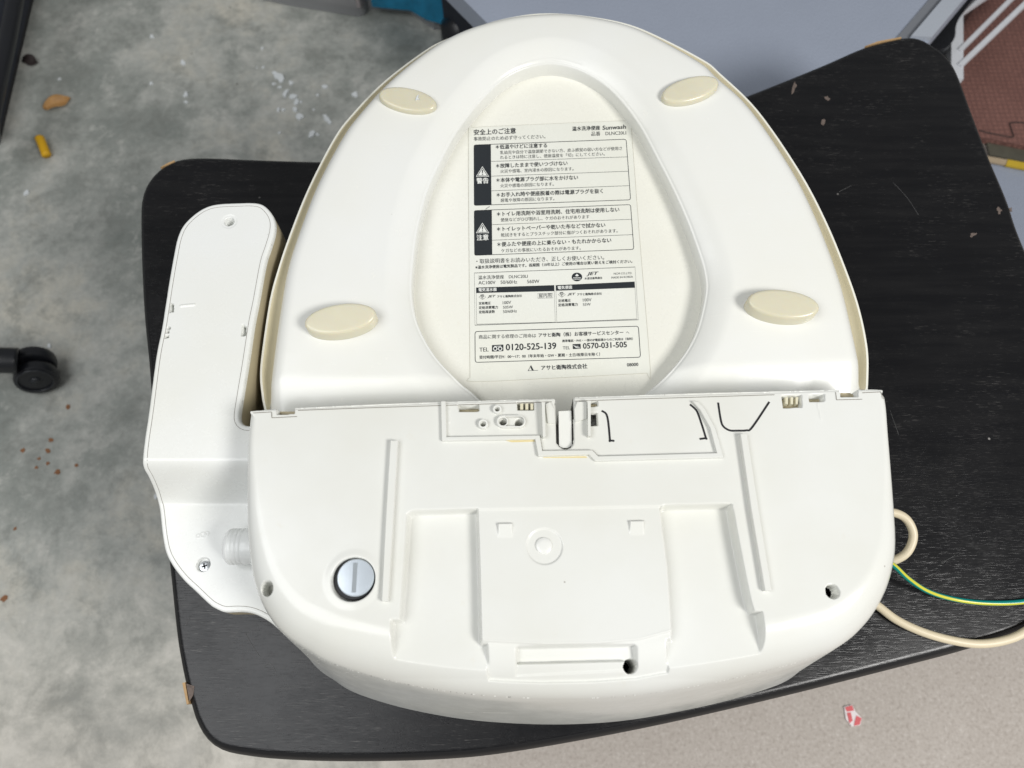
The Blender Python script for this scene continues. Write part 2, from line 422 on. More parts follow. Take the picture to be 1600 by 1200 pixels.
# ------------------------------------------------------------------ floor
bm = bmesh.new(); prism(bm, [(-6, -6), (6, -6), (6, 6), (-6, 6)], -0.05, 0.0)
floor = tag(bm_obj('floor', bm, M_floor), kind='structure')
def blob(c, r, n=10, jit=0.35, stretch=1.0, ang=0.0):
    out = []
    for k in range(n):
        a = 2 * math.pi * k / n; q = r * (1 + random.uniform(-jit, jit))
        x, y = q * math.cos(a) * stretch, q * math.sin(a)
        out.append((c[0] + x * math.cos(ang) - y * math.sin(ang), c[1] + x * math.sin(ang) + y * math.cos(ang)))
    return np.array(out)
for px, py, r in ((36, 704, 6), (75, 704, 6), (61, 717, 4), (57, 731, 4), (75, 724, 4), (90, 738, 6), (120, 727, 4), (80, 688, 5), (6, 936, 7), (24, 826, 4), (106, 636, 5)):
    bm = bmesh.new(); c = fl(px, py); prism(bm, blob(c, r * 0.0006, 9), 0.0001, 0.0006)
    bm_obj('rust_stain', bm, M_rust, floor)

# grey painted strip of floor, foam mat and what lies by it
bm = bmesh.new(); prism(bm, [fl(1470, 235), fl(1800, 290), fl(1900, 900), fl(1560, 620)], 0.0, 0.004)
tag(bm_obj('painted_floor', bm, M_grey), kind='structure')
mat_root = empty('foam_mat', (*fl(1560, 150), 0), 'brown woven-texture foam mat beside the white plastic rack', 'mat')
h = 0.014
bm = bmesh.new(); prism(bm, [fl(1470, -160, h), fl(1780, -160, h), fl(1780, 262, h), fl(1605, 229, h), fl(1545, 217, h), fl(1470, 200, h)][::-1], 0.002, h)
bm_obj('tile', bm, M_foam, mat_root, bevel=0.002)
tube('jigsaw_seam', [(*fl(x, y, h + 0.0003), h + 0.0003) for x, y in ((1640, 193), (1600, 192), (1580, 192), (1578, 195), (1582, 208), (1582, 214), (1560, 211), (1530, 204))], 0.0011, M_leafd, mat_root, 6)
bm = bmesh.new(); prism(bm, [fl(1540, 220, .004), fl(1700, 252, .004), fl(1700, 274, .004), fl(1545, 243, .004)][::-1], 0.004, 0.006)
bm_obj('backing_edge', bm, M_olive, mat_root)
st = empty('edging_strip', (*fl(1590, 255), 0.004), 'thin yellow strip with tan end lying along the mat edge', 'strip')
bm = bmesh.new(); prism(bm, [fl(1575, 249, .01), fl(1720, 276, .01), fl(1720, 287, .01), fl(1572, 258, .01)][::-1], 0.0062, 0.010); bm_obj('yellow_band', bm, M_gold, st, bevel=0.001)
bm = bmesh.new(); prism(bm, [fl(1540, 243, .01), fl(1574.5, 249, .01), fl(1571.5, 257, .01), fl(1540, 251, .01)][::-1], 0.0062, 0.0095); bm_obj('tan_end', bm, M_tan, st, bevel=0.001)

# white plastic rack over the mat
rk = empty('plastic_rack', (*fl(1500, 60), 0.0), 'white plastic rack with slanting bars standing by the brown mat', 'rack')
zr = 0.10
def bar(name, a, b, wpx, z0, z1, mat, parent):
    a = P(*a, z1 - T); b = P(*b, z1 - T); d = (b - a) / np.linalg.norm(b - a); n = np.array([-d[1], d[0]]) * wpx * mm(z1 - T) / 2
    bm = bmesh.new(); prism(bm, ccw(np.array([a - n, b - n, b + n, a + n])), z0, z1); return bm_obj(name, bm, mat, parent, bevel=0.0015)
bar('upright', (1496, -60), (1496, 122), 22, 0.02, zr, M_rackwhite, rk)
for a, b, wd in (((1500, 78), (1600, -22), 8), ((1500, 102), (1630, -22), 9), ((1486, 28), (1560, -22), 11)): bar('slanting_bar', a, b, wd, zr - 0.008, zr + 0.002, M_rackwhite, rk)
bar('foot', (1489, 40), (1489, 118), 8, 0.0, 0.0205, M_rackwhite, rk)
bm = bmesh.new(); prism(bm, ccw(np.array([P(x, y, .06 - T) for x, y in ((1472, 76), (1480, 60), (1493, 70), (1495, 100), (1488, 104))])), 0.03, 0.06); bm_obj('clear_corner', bm, M_clear, rk, bevel=0.003)

# black curved thing between box and rack
bm = bmesh.new(); pts = spline([(1448, 72), (1475, 44), (1512, -8), (1530, -40), (1560, -40), (1520, 0), (1502, 24), (1494, 40), (1492, 58), (1480, 74), (1460, 78)], True, 4)
prism(bm, ccw(np.array([P(x, y, 0.12 - T) for x, y in pts])), 0.0, 0.12)
tag(bm_obj('plastic_bin', bm, M_blackplast, smooth='auto', bevel=0.006), 'black curved plastic bin squeezed between grey painted bench and white rack', 'bin')

# grey painted bench (its corner under the table edge)
gb = empty('painted_bench', (*P(1130, 60, -0.14), 0), 'low bench with a blue grey painted board top behind the table', 'bench')
zt = 0.26
A = P(725, 0, zt - T); B = P(775, 50, zt - T); Cc = P(1454, 62, zt - T); D = P(1506, 0, zt - T)
uA = (A - B) / np.linalg.norm(A - B); uD = (D - Cc) / np.linalg.norm(D - Cc)
def meet(p, u, q, v):
    m = np.linalg.solve(np.array([u, -v]).T, q - p); return p + u * m[0]
corner = meet(B, uA, Cc, uD)
poly = ccw(np.array([B + (A - B) * 8, B * 0.45 + corner * 0.55, Cc * 0.45 + corner * 0.55, Cc + (D - Cc) * 8]))
bm = bmesh.new(); prism(bm, poly, zt - 0.03, zt); bm_obj('board', bm, M_grey, gb, bevel=0.006)
bm = bmesh.new(); prism(bm, poly * 0.72 + poly.mean(0) * 0.28, 0.0, zt - 0.029); bm_obj('support', bm, M_navy, gb)
e0 = P(1404, 57, zt - T); e1 = P(1461, -8, zt - T)
for nm, mt, o0, o1, hh in (('edge_trim', M_greyedge, (1420, 62), (1452, 64), 0.006), ('dark_streak', M_darkgrey, (1400, 60), (1418, 62), 0.0015)):
    a = P(*o0, zt - T); b = P(*o1, zt - T); bm = bmesh.new()
    far = (D - Cc) / np.linalg.norm(D - Cc) * 0.5
    prism(bm, ccw(np.array([a, b, b + far, a + far])), zt + 0.0003, zt + hh); bm_obj(nm, bm, mt, gb, bevel=0.0008 if hh > .002 else 0)

# clear tote with blue contents at the back
tt = empty('storage_tote', (*fl(560, -40), 0), 'smoky clear plastic storage tote with blue film inside, on the concrete floor', 'tote')
z0, z1 = 0.0, 0.17
foot = [(380, -6), (455, 10), (560, 27), (570, 24), (577, 15), (640, 21), (662, 36), (678, 47), (712, 44), (714, -20), (714, -150), (380, -150)]
fp = ccw(np.array([fl(x, y) for x, y in foot])); cen = fp.mean(0)
loft('wall', [ring3(fp, FZ + 0.001), ring3(cen + (fp - cen) * 1.005, FZ + 0.012), ring3(cen + (fp - cen) * 1.03, FZ + z1)], M_tote, tt)
bx = ccw(np.array([fl(x, y, .03) for x, y in ((580, 3), (640, 9), (666, 24), (702, 33), (704, -120), (580, -120))]))
loft('blue_contents', [ring3(bx, FZ + .02), ring3(cen + (bx - cen) * 0.98, FZ + .14)], M_blue, tt)
bx = ccw(np.array([fl(x, y, .03) for x, y in ((395, -26), (470, -11), (562, 5), (570, -4), (570, -120), (395, -120))]))
loft('grey_contents', [ring3(bx, FZ + .02), ring3(bx, FZ + .10)], M_brown, tt)

# black stool foot and dark clutter between tote and box
rt = empty('swivel_stool', (*fl(725, 40), 0), 'black stool foot with round glide standing beside the grey painted bench', 'stool')
c = fl(722, 62)
a = np.linspace(0, 2 * math.pi, 28, endpoint=False)
loft('glide', [np.c_[c[0] + r * np.cos(a), c[1] + r * np.sin(a), np.full(28, z)] for r, z in ((.030, 0), (.034, .01), (.033, .03), (.02, .045), (.012, .05))], M_blackplast, rt)
tube('leg', [(c[0], c[1], .045), (c[0] + .01, c[1] + .05, .12), (c[0] + .03, c[1] + .2, .22)], .012, M_blackplast, rt)
tube('stretcher', [(c[0] - .03, c[1] + .06, .03), (c[0] + .01, c[1] + .06, .08), (c[0] + .03, c[1] + .10, .10)], .008, M_navy, rt)

# black cabinet at the left edge, widened over shaded floor, and office-chair caster
cb = empty('crate_and_shade', (*fl(-60, 60), 0), 'low dark navy crate with a black rail, widened to darken the shaded floor', 'crate')
a0 = fl(26, -60); a1 = fl(62, 0); a2 = fl(0, 270); dirv = (a2 - a1) / np.linalg.norm(a2 - a1)
n = np.array([dirv[1], -dirv[0]]); n = n if n[0] < 0 else -n
p1 = a1 - dirv * 0.6; p2 = a1 + dirv * 0.30
bm = bmesh.new(); prism(bm, ccw(np.array([p1, p2, p2 + n * .4, p1 + n * .4])), 0.02, 0.06); bm_obj('carcass_and_shade', bm, M_navy, cb, bevel=0.003)  # slab reaches past the cabinet; its navy colour stands in for floor shade
bm = bmesh.new(); q1, q2 = p1 + n * .01, p2 + n * .01; prism(bm, ccw(np.array([q1, q2, q2 + n * .38, q1 + n * .38])), 0.0, 0.021); bm_obj('plinth', bm, M_black, cb)
tube('rail', [(*P(34, -60, .10 - T), .10), (*P(12, 60, .10 - T), .10), (*P(-14, 180, .10 - T), .10), (*P(-20, 210, .06 - T), .05)], .012, M_blackplast, cb)

ch = empty('office_chair', (*fl(-40, 580), 0), 'black office chair leg ending in a twin-wheel caster on the floor', 'chair')
c = fl(55, 578, 0.028)
for s in (-1, 1):
    bm = bmesh.new()
    bmesh.ops.create_cone(bm, cap_ends=True, segments=32, radius1=.027, radius2=.027, depth=.016)
    ax = np.array([0.35, -0.94]); 
    o = bm_obj('wheel', bm, M_blackplast, ch, 'auto', bevel=0.004)
    o.matrix_world = __import__('mathutils').Matrix.Translation((c[0] + ax[0] * .011 * s, c[1] + ax[1] * .011 * s, 0.0272)) @ Vector((ax[0], ax[1], 0.25)).to_track_quat('Z', 'Y').to_matrix().to_4x4()
bm = bmesh.new(); bmesh.ops.create_uvsphere(bm, u_segments=28, v_segments=16, radius=.031)
for v in list(bm.verts):
    v.co.z = max(v.co.z, -0.004) * 0.95; v.co.x *= 1.05
o = bm_obj('hood', bm, M_blackplast, ch, True); o.location = Vector((c[0], c[1], .034)) - ch.location
ax3 = np.array([0.35, -0.94, 0.25]); ax3 /= np.linalg.norm(ax3); e1_ = np.cross(ax3, [0, 0, 1.0]); e1_ /= np.linalg.norm(e1_); e2_ = np.cross(ax3, e1_); cc_ = np.array([c[0], c[1], .0272]) + ax3 * .0195
M_hub = flat('grey_hub', (0.016, 0.018, 0.022), 0.35)
tube('wheel_rim', [tuple(cc_ + .021 * (math.cos(t) * e1_ + math.sin(t) * e2_)) for t in np.linspace(0, 2 * math.pi, 30)], .0014, M_hub, ch, 8, 2)
tube('axle_cap', [tuple(cc_ - ax3 * .002), tuple(cc_ + ax3 * .001)], .006, M_hub, ch, 16, 2)
tube('chair_leg', [(c[0] - .004, c[1], .06), (c[0] - .05, c[1] - .004, .075), (c[0] - .16, c[1] + .0, .085), (c[0] - .3, c[1] + .02, .10)], .017, M_blackplast, ch)
tube('stem', [(c[0], c[1], .045), (c[0], c[1], .075)], .009, M_steel, ch)

# small litter on the floor
def leaf(name, px, py, L, Wd, ang, mat, label, curl=0.006):
    c = fl(px, py); bm = bmesh.new(); n = 9; rows = []
    for i in range(n):
        t = i / (n - 1); hw = Wd * math.sin(math.pi * min(1, t * 1.02)) ** 0.8 * 0.5 + 0.0004; r = []
        for s in (-1, -0.5, 0, 0.5, 1):
            x = (t - .5) * L; y = s * hw; z = 0.0012 + curl * (1.8 if s > 0 else 0.6) * (abs(s) ** 1.3) * (0.4 + 0.6 * math.sin(3 * t)) + 0.003 * math.sin(4 * t) ** 2; y += (0.0016 * math.sin(9 * t + 2 * s)) * abs(s) - max(0, s) * hw * 0.35 * math.sin(3 * t)
            r.append(bm.verts.new((c[0] + x * math.cos(ang) - y * math.sin(ang), c[1] + x * math.sin(ang) + y * math.cos(ang), z)))
        rows.append(r)
    for a, b in zip(rows[:-1], rows[1:]):
        for i in range(4): bm.faces.new((a[i], a[i + 1], b[i + 1], b[i]))
    o = bm_obj(name, bm, mat, None, True); md = o.modifiers.new('thick', 'SOLIDIFY'); md.thickness = 0.0006
    return tag(o, label, 'leaf')
leaf('dry_leaf', 91, 164, .044, .022, R(27), M_leaf, 'curled light brown dry leaf on the grey concrete')
leaf('dark_leaf', 49, 97, .030, .020, R(-20), M_leafd, 'small dark brown dead leaf in the shade by the dark crate', 0.004)
p = [(*fl(62, 216, .008), .0085), (*fl(67, 228, .008), .008), (*fl(72, 242, .008), .007)]
tag(tube('foam_plug', p, .0068, M_yellow), 'bright yellow foam earplug lying on concrete near the dry leaf', 'earplug')
fl_list = [(430, 116, 7), (436, 122, 9), (428, 132, 5), (455, 131, 6), (446, 147, 7), (460, 152, 7), (463, 160, 5), (470, 160, 3), (507, 137, 5), (555, 148, 6), (462, 172, 5), (443, 173, 4), (435, 173, 4), (468, 183, 8), (508, 182, 5), (511, 188, 6), (515, 192, 4), (487, 212, 7), (496, 211, 3), (410, 77, 3), (411, 106, 3), (402, 106, 2), (290, 149, 5), (291, 160, 4), (94, 124, 4), (237, 131, 4), (42, 302, 5), (437, 137, 4), (496, 149, 3), (490, 172, 3), (437, 208, 3), (238, 58, 4), (286, 99, 5), (77, 541, 4), (245, 776, 4)]
for i, (px, py, r) in enumerate(fl_list):
    bm = bmesh.new(); c = fl(px, py); prism(bm, blob(c, r * 0.00068, 9, 0.45, random.uniform(1, 1.6), random.uniform(0, 3)), 0.0001, 0.0012 + 0.0002 * r)
    inn = 380 < px < 600 and py < 230
    tag(bm_obj('plaster_flake', bm, M_flake), 'small white plaster flake in the scatter on concrete beside the table' if inn else 'lone white plaster speck on the grey concrete floor', 'flake', 'scattered plaster flakes' if inn else 'lone plaster specks')
for i, (px, py, r) in enumerate([(626, 1079, 0)][:0]): pass
sc = empty('wrapper_scrap', (*fl(1331, 1118), 0), 'crumpled red and white printed wrapper scrap on speckled concrete', 'wrapper')
q = [(1318, 1104), (1330, 1101), (1336, 1112), (1346, 1122), (1343, 1133), (1330, 1135), (1321, 1124)]
bm = bmesh.new(); prism(bm, ccw(np.array([fl(*x) for x in q])), 0.0003, 0.002); bm_obj('paper', bm, M_paper, sc)
for q in ([(1319, 1105), (1330, 1102), (1333, 1110), (1322, 1112)], [(1322, 1114), (1328, 1113), (1331, 1126), (1326, 1130)], [(1337, 1118), (1345, 1122), (1342, 1132), (1333, 1134), (1334, 1128)]):
    bm = bmesh.new(); prism(bm, ccw(np.array([fl(*x) for x in q])), 0.0021, 0.0026); bm_obj('red_print', bm, M_redp, sc)

# ------------------------------------------------------------------ table
tb = empty('low_table', (*P(800, 800), 0), 'black stained wooden low table with curved edges and worn chipped corners', 'table')
tpx = [(214, 350), (216, 430), (220, 500), (226, 560), (232, 640), (240, 720), (248, 800), (258, 880), (266, 960), (272, 1010), (282, 1064), (292, 1102), (300, 1128), (316, 1156), (340, 1174), (380, 1183), (440, 1189), (540, 1192), (680, 1189), (800, 1177), (1000, 1141), (1200, 1096), (1400, 1046), (1525, 1013), (1620, 980), (1690, 940), (1722, 880), (1720, 760), (1700, 640), (1660, 510), (1600, 370), (1580, 312), (1550, 241), (1525, 176), (1500, 110), (1482, 84), (1465, 70), (1440, 56), (1410, 54), (1350, 69), (1280, 99), (1165, 145), (1050, 188), (900, 225), (750, 243), (600, 248), (500, 247), (400, 244), (320, 241), (280, 244), (252, 256), (228, 280), (216, 310)]
to = resample(ccw(np.array([P(x, y) for x, y in spline(tpx, True, 6)])), 420); tn = vnormals(to)
def trow(off, z): return ring3(to + tn * off, z)
bm = bmesh.new()
loft('top', [trow(-.008, -.021), trow(-.0035, -.019), trow(0, -.0135), trow(0.0, -.0105)], M_edge, tb, True, False)
o = loft('edge_band', [trow(0.0, -.0105), trow(-.0008, -.007), trow(-.003, -.0022), trow(-.0052, -.0006)], M_edge, tb, False, False)
o = loft('veneer', [trow(-.0052, -.0006), trow(-.0062, -.00015), trow(-.0075, 0.0)], M_wood, tb, False, True)
for px, py in ((330, 380), (380, 1080), (1420, 180), (1560, 900)):
    c = P(px, py, -.02); lp = ccw(np.array([(c[0] + x, c[1] + y) for x, y in ((-.018, -.018), (.018, -.018), (.018, .018), (-.018, .018))]))
    bm = bmesh.new(); lb = lp * 0.96 + lp.mean(0) * 0.04; prism(bm, lb, 0.0, T - .0205, lp); bm_obj('leg', bm, M_edge, tb, bevel=.002)
def decal(name, q, mat, z0=0.00005, z1=0.00025):
    bm = bmesh.new(); prism(bm, ccw(np.array([P(x, y) for x, y in q])), T + z0, T + z1); return bm_obj(name, bm, mat, tb)
for px, py, a, b, an in ((1241, 136, 12, 4, -70), (1292, 154, 6, 5, 0), (1286, 190, 9, 4, -75), (1561, 329, 5, 6, 0), (1579, 328, 3, 5, 0), (1519, 367, 8, 4, -20)):
    q = [(px + x, py + y) for x, y in blob((0, 0), b * .72, 10, .5, a / b, R(an))]; decal('chip', q, M_chip)
decal('bare_corner', [(284.5, 1067), (289, 1066), (294.5, 1099), (291.5, 1101)], M_bare, -.013, -.0003)
decal('bare_corner', [(291, 1068), (304, 1072), (302, 1086), (296, 1096)], M_chip, -.0002, .0002)
decal('bare_edge', [(1352, 71.5), (1372, 64), (1408, 57.2), (1409, 59), (1380, 65)], M_bare, -.003, -.0004)
decal('bare_edge', [(250, 261), (262, 254), (272, 250), (273, 252), (262, 257)], M_bare, -.003, -.0004)
for q in ([(384, 990), (394, 1008), (406, 1026)], [(414, 1040), (424, 1038), (432, 1052)], [(297, 962), (290, 978)], [(427, 1052), (436, 1058), (448, 1056)], [(1395, 285), (1418, 310), (1435, 336)], [(1390, 640), (1404, 680)], [(1470, 880), (1492, 868)], [(1310, 300), (1330, 290)],):
    tube('scratch', [(*P(x, y), T + 0.0001) for x, y in q], 0.00016, M_scratch, tb, 5, 4)

# ------------------------------------------------------------------ bidet seat, upside down
bd = empty('bidet_seat', (*P(880, 700), T), 'white electric bidet toilet seat turned upside down on the black table', 'toilet seat')

# ---- body
zb = lambda x, y: 0.130 - 0.03 * y
def Pb(x, y): return Pf(x, y, zb)
Yf = Pb(880, 625)[1]; Yr = Pb(880, 1060)[1]
def rad(y): return 0.005 + 0.036 * np.clip((Yf - 0.02 - y) / (Yf - 0.02 - Yr), 0, 1) ** 1.7
side = [(393, 646), (391, 662), (388, 700), (387, 760), (387, 810), (390, 860), (397, 905), (410, 943), (429, 975), (450, 997), (480, 1017), (520, 1038), (600, 1062), (700, 1081), (800, 1090), (900, 1092), (1000, 1086), (1100, 1070), (1200, 1048), (1284, 1023), (1320, 1004), (1345, 982), (1365, 957), (1383, 923), (1394, 885), (1398, 850), (1396, 800), (1391, 730), (1387, 680), (1384, 640), (1381, 620)]
zedge = lambda x, y: zb(x, y) - 0.765 * rad(y)
O = [Pf(x, y, zedge) for x, y in spline(side, False, 5)]
front = [Pb(x, y) for x, y in ((1378, 609.5), (1374, 608), (1342, 608.5), (1310, 609), (1100, 614), (900, 620.5), (866, 622), (600, 631), (460, 637.5), (430, 639), (398, 641), (394.5, 643))]
BO = ccw(np.array(O + front)); BO = resample(BO, 420)
FRONT = np.array([Pb(394, 641), Pb(866, 622), Pb(1380, 608)])
def pxpoly(q): return ccw(np.array([Pb(x, y) for x, y in q]))
def circ(px, py, r, n=36, asp=1.0):
    c = Pb(px, py); rr = r * mm(0.127, py); a = np.linspace(0, 2 * math.pi, n, endpoint=False)
    return c, np.c_[c[0] + rr * np.cos(a), c[1] + rr * np.sin(a)], rr
cuts = []; feats = []
def region(X, Y, poly, margin=0.006):
    lo = poly.min(0) - margin; hi = poly.max(0) + margin
    return np.nonzero((X > lo[0]) & (X < hi[0]) & (Y > lo[1]) & (Y < hi[1]))[0]
# feature kinds: ('add',poly,h,w)  ('floor',poly,depth,w)  ('groove',line,halfwidth,depth)  ('hole',poly,depth,w)
rail_l = pxpoly([(611, 691), (623, 691), (616, 810), (608, 940), (597.5, 940), (604, 810)])
rail_r = pxpoly([(1153, 676), (1164, 676), (1183, 800), (1203, 924), (1192, 924), (1171, 800)])
tr_l = pxpoly(spline([(637, 812), (638, 804), (646, 799), (660, 798.5), (660, 798.5), (745, 796), (745, 796), (748, 880), (751, 1006), (751, 1006), (760, 1007), (760, 1007), (764, 1062), (764, 1062), (700, 1056), (614, 1043), (614, 1043), (612, 1000), (612, 970), (612, 970), (626, 970), (626, 970), (632, 890)], True, 3))
tr_r = pxpoly(spline([(1034, 800), (1034, 794), (1040, 790.5), (1040, 790.5), (1134, 788.5), (1140, 790), (1144, 796), (1152, 840), (1170, 930), (1178, 956), (1178, 956), (1190, 957), (1190, 957), (1196, 1000), (1194, 1026), (1194, 1026), (1120, 1040), (1047, 1051), (1047, 1051), (1045, 1000), (1045, 1000), (1052, 999), (1052, 999), (1050, 960), (1044, 880)], True, 3))
plate = pxpoly([(746, 796), (1034, 791), (1052, 984), (1000, 998), (930, 1004), (850, 1005), (752, 1000)])
plate2 = pxpoly([(752, 1001), (850, 1006), (930, 1005), (1000, 999), (1052, 985), (1050, 1051), (1000, 1060), (930, 1065.5), (850, 1067), (800, 1065.5), (763, 1063)])
handle = pxpoly([(806, 1012), (810, 1009), (990, 1006), (997, 1010), (1000, 1046), (806, 1056)])
handle_deep = pxpoly([(809, 1012), (993, 1008), (996, 1032), (808, 1037)])
P_out = pxpoly([(689, 630), (691, 690), (836, 687), (841, 714), (919, 711.5), (929, 721.5), (1129, 716), (1117, 671), (1101, 640), (1090, 628), (1088, 612), (690, 624)])
P_in = pxpoly([(697, 628), (698, 684), (843, 681.5), (847, 705), (925, 704), (934, 714), (1119, 709), (1108, 671), (1093, 642), (1080, 628), (1078, 612), (697, 624)])
cap_c, cap_p, cap_r = circ(552, 905, 33)
def zbody(X, Y, d):
    dF = sdline(X, Y, FRONT)
    r = rad(Y); t = 0.972 * np.clip(1 - d / r, 0, 1)
    isf = dF < d + 0.0015
    r2 = 0.0012; tf = np.clip(1 - dF / r2, 0, 1)
    drop = np.where(isf, 0, r * (1 - np.sqrt(np.maximum(0, 1 - t * t)))) + r2 * (1 - np.sqrt(np.maximum(0, 1 - tf * tf)))
    z = zb(X, Y) - drop
    def add(poly, h, wd=0.0009, ramp=None):
        i = region(X, Y, poly); s = sdpoly(X[i], Y[i], poly); m = sst(wd / 2, -wd / 2, s)
        hh = h if ramp is None else h * ramp(X[i], Y[i]); z[i] += hh * m
    def sink(poly, dep, wd=0.0012):
        i = region(X, Y, poly); s = sdpoly(X[i], Y[i], poly); m = sst(wd / 2, -wd / 2, s)
        f = np.minimum(z[i], zb(X[i], Y[i]) - dep); z[i] = z[i] * (1 - m) + f * m
    def groove(line, hw, dep):
        line = np.array([Pb(*q) for q in line]); i = region(X, Y, line, hw * 3); s = sdline(X[i], Y[i], line)
        z[i] -= dep * sst(hw, hw * 0.55, s)
    # troughs and middle plate
    add(plate, -0.0011, 0.0014); add(plate2, -0.0022, 0.0014)
    sink(tr_l, 0.0088, 0.0022); sink(tr_r, 0.0095, 0.0022)
    # handle pocket
    i = region(X, Y, handle); s = sdpoly(X[i], Y[i], handle); z[i] -= 0.0012 * sst(.0006, -.0006, s)
    i = region(X, Y, handle_deep); s = sdpoly(X[i], Y[i], handle_deep); z[i] -= 0.0042 * sst(.0006, -.0006, s)
    # boss disc, wedge tabs
    c, q, rr = circ(851, 853, 28); add(q, -0.0008, 0.0008)
    for tx, ty in ((778, 818), (984, 814)):
        tp = pxpoly([(tx, ty), (tx + 22, ty - .5), (tx + 23, ty + 22), (tx, ty + 22)]); y0, y1 = tp[:, 1].min(), tp[:, 1].max()
        add(tp, 0.0022, 0.0006, lambda x, y: np.clip((y - y0) / (y1 - y0), 0, 1))
    # plug recess with raised collar
    rc = np.hypot(X - cap_c[0], Y - cap_c[1])
    z += 0.0006 * sst(cap_r + .006, cap_r + .001, rc); z -= 0.007 * sst(cap_r + .0006, cap_r - .0004, rc)
    # screw holes
    for hx, hy, hr, dp in ((1301, 924, 10.5, .010), (989, 1041, 10.5, .03), (413, 918, 11, .014)):
        c, q, rr = circ(hx, hy, hr); q2 = np.hypot(X - c[0], Y - c[1]); z -= dp * sst(rr + .0003, rr - .0003, q2)
    # pockets along the front edge
    for q, dp in (([(432, 634), (459, 633), (460, 646), (433, 647.5)], .010), ([(716, 633), (748, 632), (748, 642), (718, 643)], .012), ([(808, 629), (834, 628), (834, 640), (809, 640)], .007), ([(1222, 618), (1252, 617), (1253, 636), (1224, 637)], .007), ([(1264, 617), (1288, 616), (1288, 626.5), (1265, 627.5)], .012), ([(1312, 604), (1333, 604), (1340, 609), (1340, 619.5), (1314, 620)], .010), ([(921, 627), (934, 626.5), (934, 634), (923, 635)], .008), ([(921, 645), (933, 645), (934, 664.5), (921, 665)], .003)):
        pq = pxpoly(q); i = region(X, Y, pq); s = sdpoly(X[i], Y[i], pq); z[i] -= dp * sst(.0003, -.0003, s)
    for pq, lim in cuts:
        i = region(X, Y, pq); s = sdpoly(X[i], Y[i], pq) if lim is None else sdline(X[i], Y[i], pq) - lim
        z[i] -= 0.0012 * sst(.0002, -.0003, s)
    # small holes of the tubes
    for hx, hy, hr in ((755, 665, 4.2), (777, 642, 3.6), (786, 661, 6.2), (811, 661, 6.2)):
        c, q, rr = circ(hx, hy, hr); q2 = np.hypot(X - c[0], Y - c[1]); z -= 0.012 * sst(rr + .0003, rr - .0003, q2)
    for ln, hw, dp in (([(1277, 631), (1283, 655)], .0006, -.0003), ([(702, 640), (702, 660)], .0006, -.0003)): groove(ln, hw, dp)
    return z
hinge_slot = pxpoly(spline([(866, 615), (866, 615), (866.5, 640), (868, 684), (870, 694), (880, 702), (890, 701), (896, 694), (897, 684), (897, 640), (897, 615), (897, 615)], True, 3))
cuts.append((hinge_slot, None))
def cutmask(X, Y):
    m = np.zeros(X.shape, bool)
    for pq, lim in cuts:
        i = region(X, Y, pq); s = sdpoly(X[i], Y[i], pq) if lim is None else sdline(X[i], Y[i], pq) - lim
        m[i] |= s < -0.0001
    pq = pxpoly([(921, 645), (933, 645), (934, 664.5), (921, 665)]); m |= sdpoly(X, Y, pq) < -.0003
    for hx, hy, hr in ((755, 665, 4.2), (777, 642, 3.6), (786, 661, 6.2), (811, 661, 6.2), (989, 1041, 10.5), (1301, 924, 10)):
        c, q, rr = circ(hx, hy, hr); m |= np.hypot(X - c[0], Y - c[1]) < rr - .0003
    return m
def bskirt(nx, ny, z, x, y):
    f = 0.0165 * max(0.0, -ny) ** 1.1 + 0.002
    if ny > 0.9: return [(0, z - .012), (0, 0.07), (0, 0.05), (0, 0.03), (0, 0.0)]
    return [(f * .16, z * .85), (f * .42, z * .58), (f * .78, z * .22), (f, 0.004), (f - .002, 0.0)]
body = heightfield('body_shell', BO, 0.00048, zbody, M_white, bd, bskirt, cut=cutmask, wallnormal=lambda ny, r: 0.25 if r == 0 else (0.16 * max(0, -ny) + 0.03))

# parts set into the body
def slab(name, q, h0, h1, mat, parent, draft=0.0004, zf=zb):
    q = ccw(np.array([Pf(x, y, zf) for x, y in q])); n = vnormals(q); zs = np.array([zf(*p) for p in q])
    return loft(name, [np.c_[q + n * draft, zs + T + h0], np.c_[q, zs + T + h1 - .0004], np.c_[q - n * .0004, zs + T + h1]], mat, parent)
M_seam = flat('seam_shadow_gap', (0.24, 0.22, 0.19), 0.8)
def ribbon(name, pts, wd, lift, mat, parent, zf=zb, closed=False, metric=False):
    p = np.array(pts) if metric else np.array([Pf(x, y, zf) for x, y in pts])
    t = (np.roll(p, -1, 0) - np.roll(p, 1, 0)) if closed else np.gradient(p, axis=0)
    t /= np.linalg.norm(t, axis=1)[:, None]; n = np.c_[t[:, 1], -t[:, 0]] * wd / 2; m = len(p); z = np.array([zf(*q) for q in p]) + T + lift
    V_ = np.vstack([np.c_[p + n, z], np.c_[p - n, z]])
    return link(name, mesh_np(V_, [(k, (k + 1) % m, m + (k + 1) % m, m + k) for k in range(m if closed else m - 1)]), mat, parent, False)
for ln in ([(940, 642), (946, 645.5), (949, 652), (951, 665), (953, 688), (953, 688.2), (960, 689)], [(1078, 632), (1085, 638), (1090, 645), (1097, 665), (1103, 684.5), (1102.8, 684.7), (1093, 686)], [(1122, 629), (1126, 655), (1130, 666), (1140, 672.5), (1153, 673), (1166, 672.5), (1175, 668), (1202, 628)]):
    ribbon('slot_dark_strip', spline(ln, False, 8), .0013, .00012, M_black, bd)  # flat black strip painting the dark inside of a slot, nothing is cut
slab('moulded_rib', [(611, 691), (623, 691), (616, 810), (608, 940), (597.5, 940), (604, 810)], -.001, .0036, M_white, bd)
slab('moulded_rib', [(1154, 681), (1165, 681), (1183, 800), (1203, 924), (1192, 924), (1171, 800)], -.001, .0038, M_white, bd)
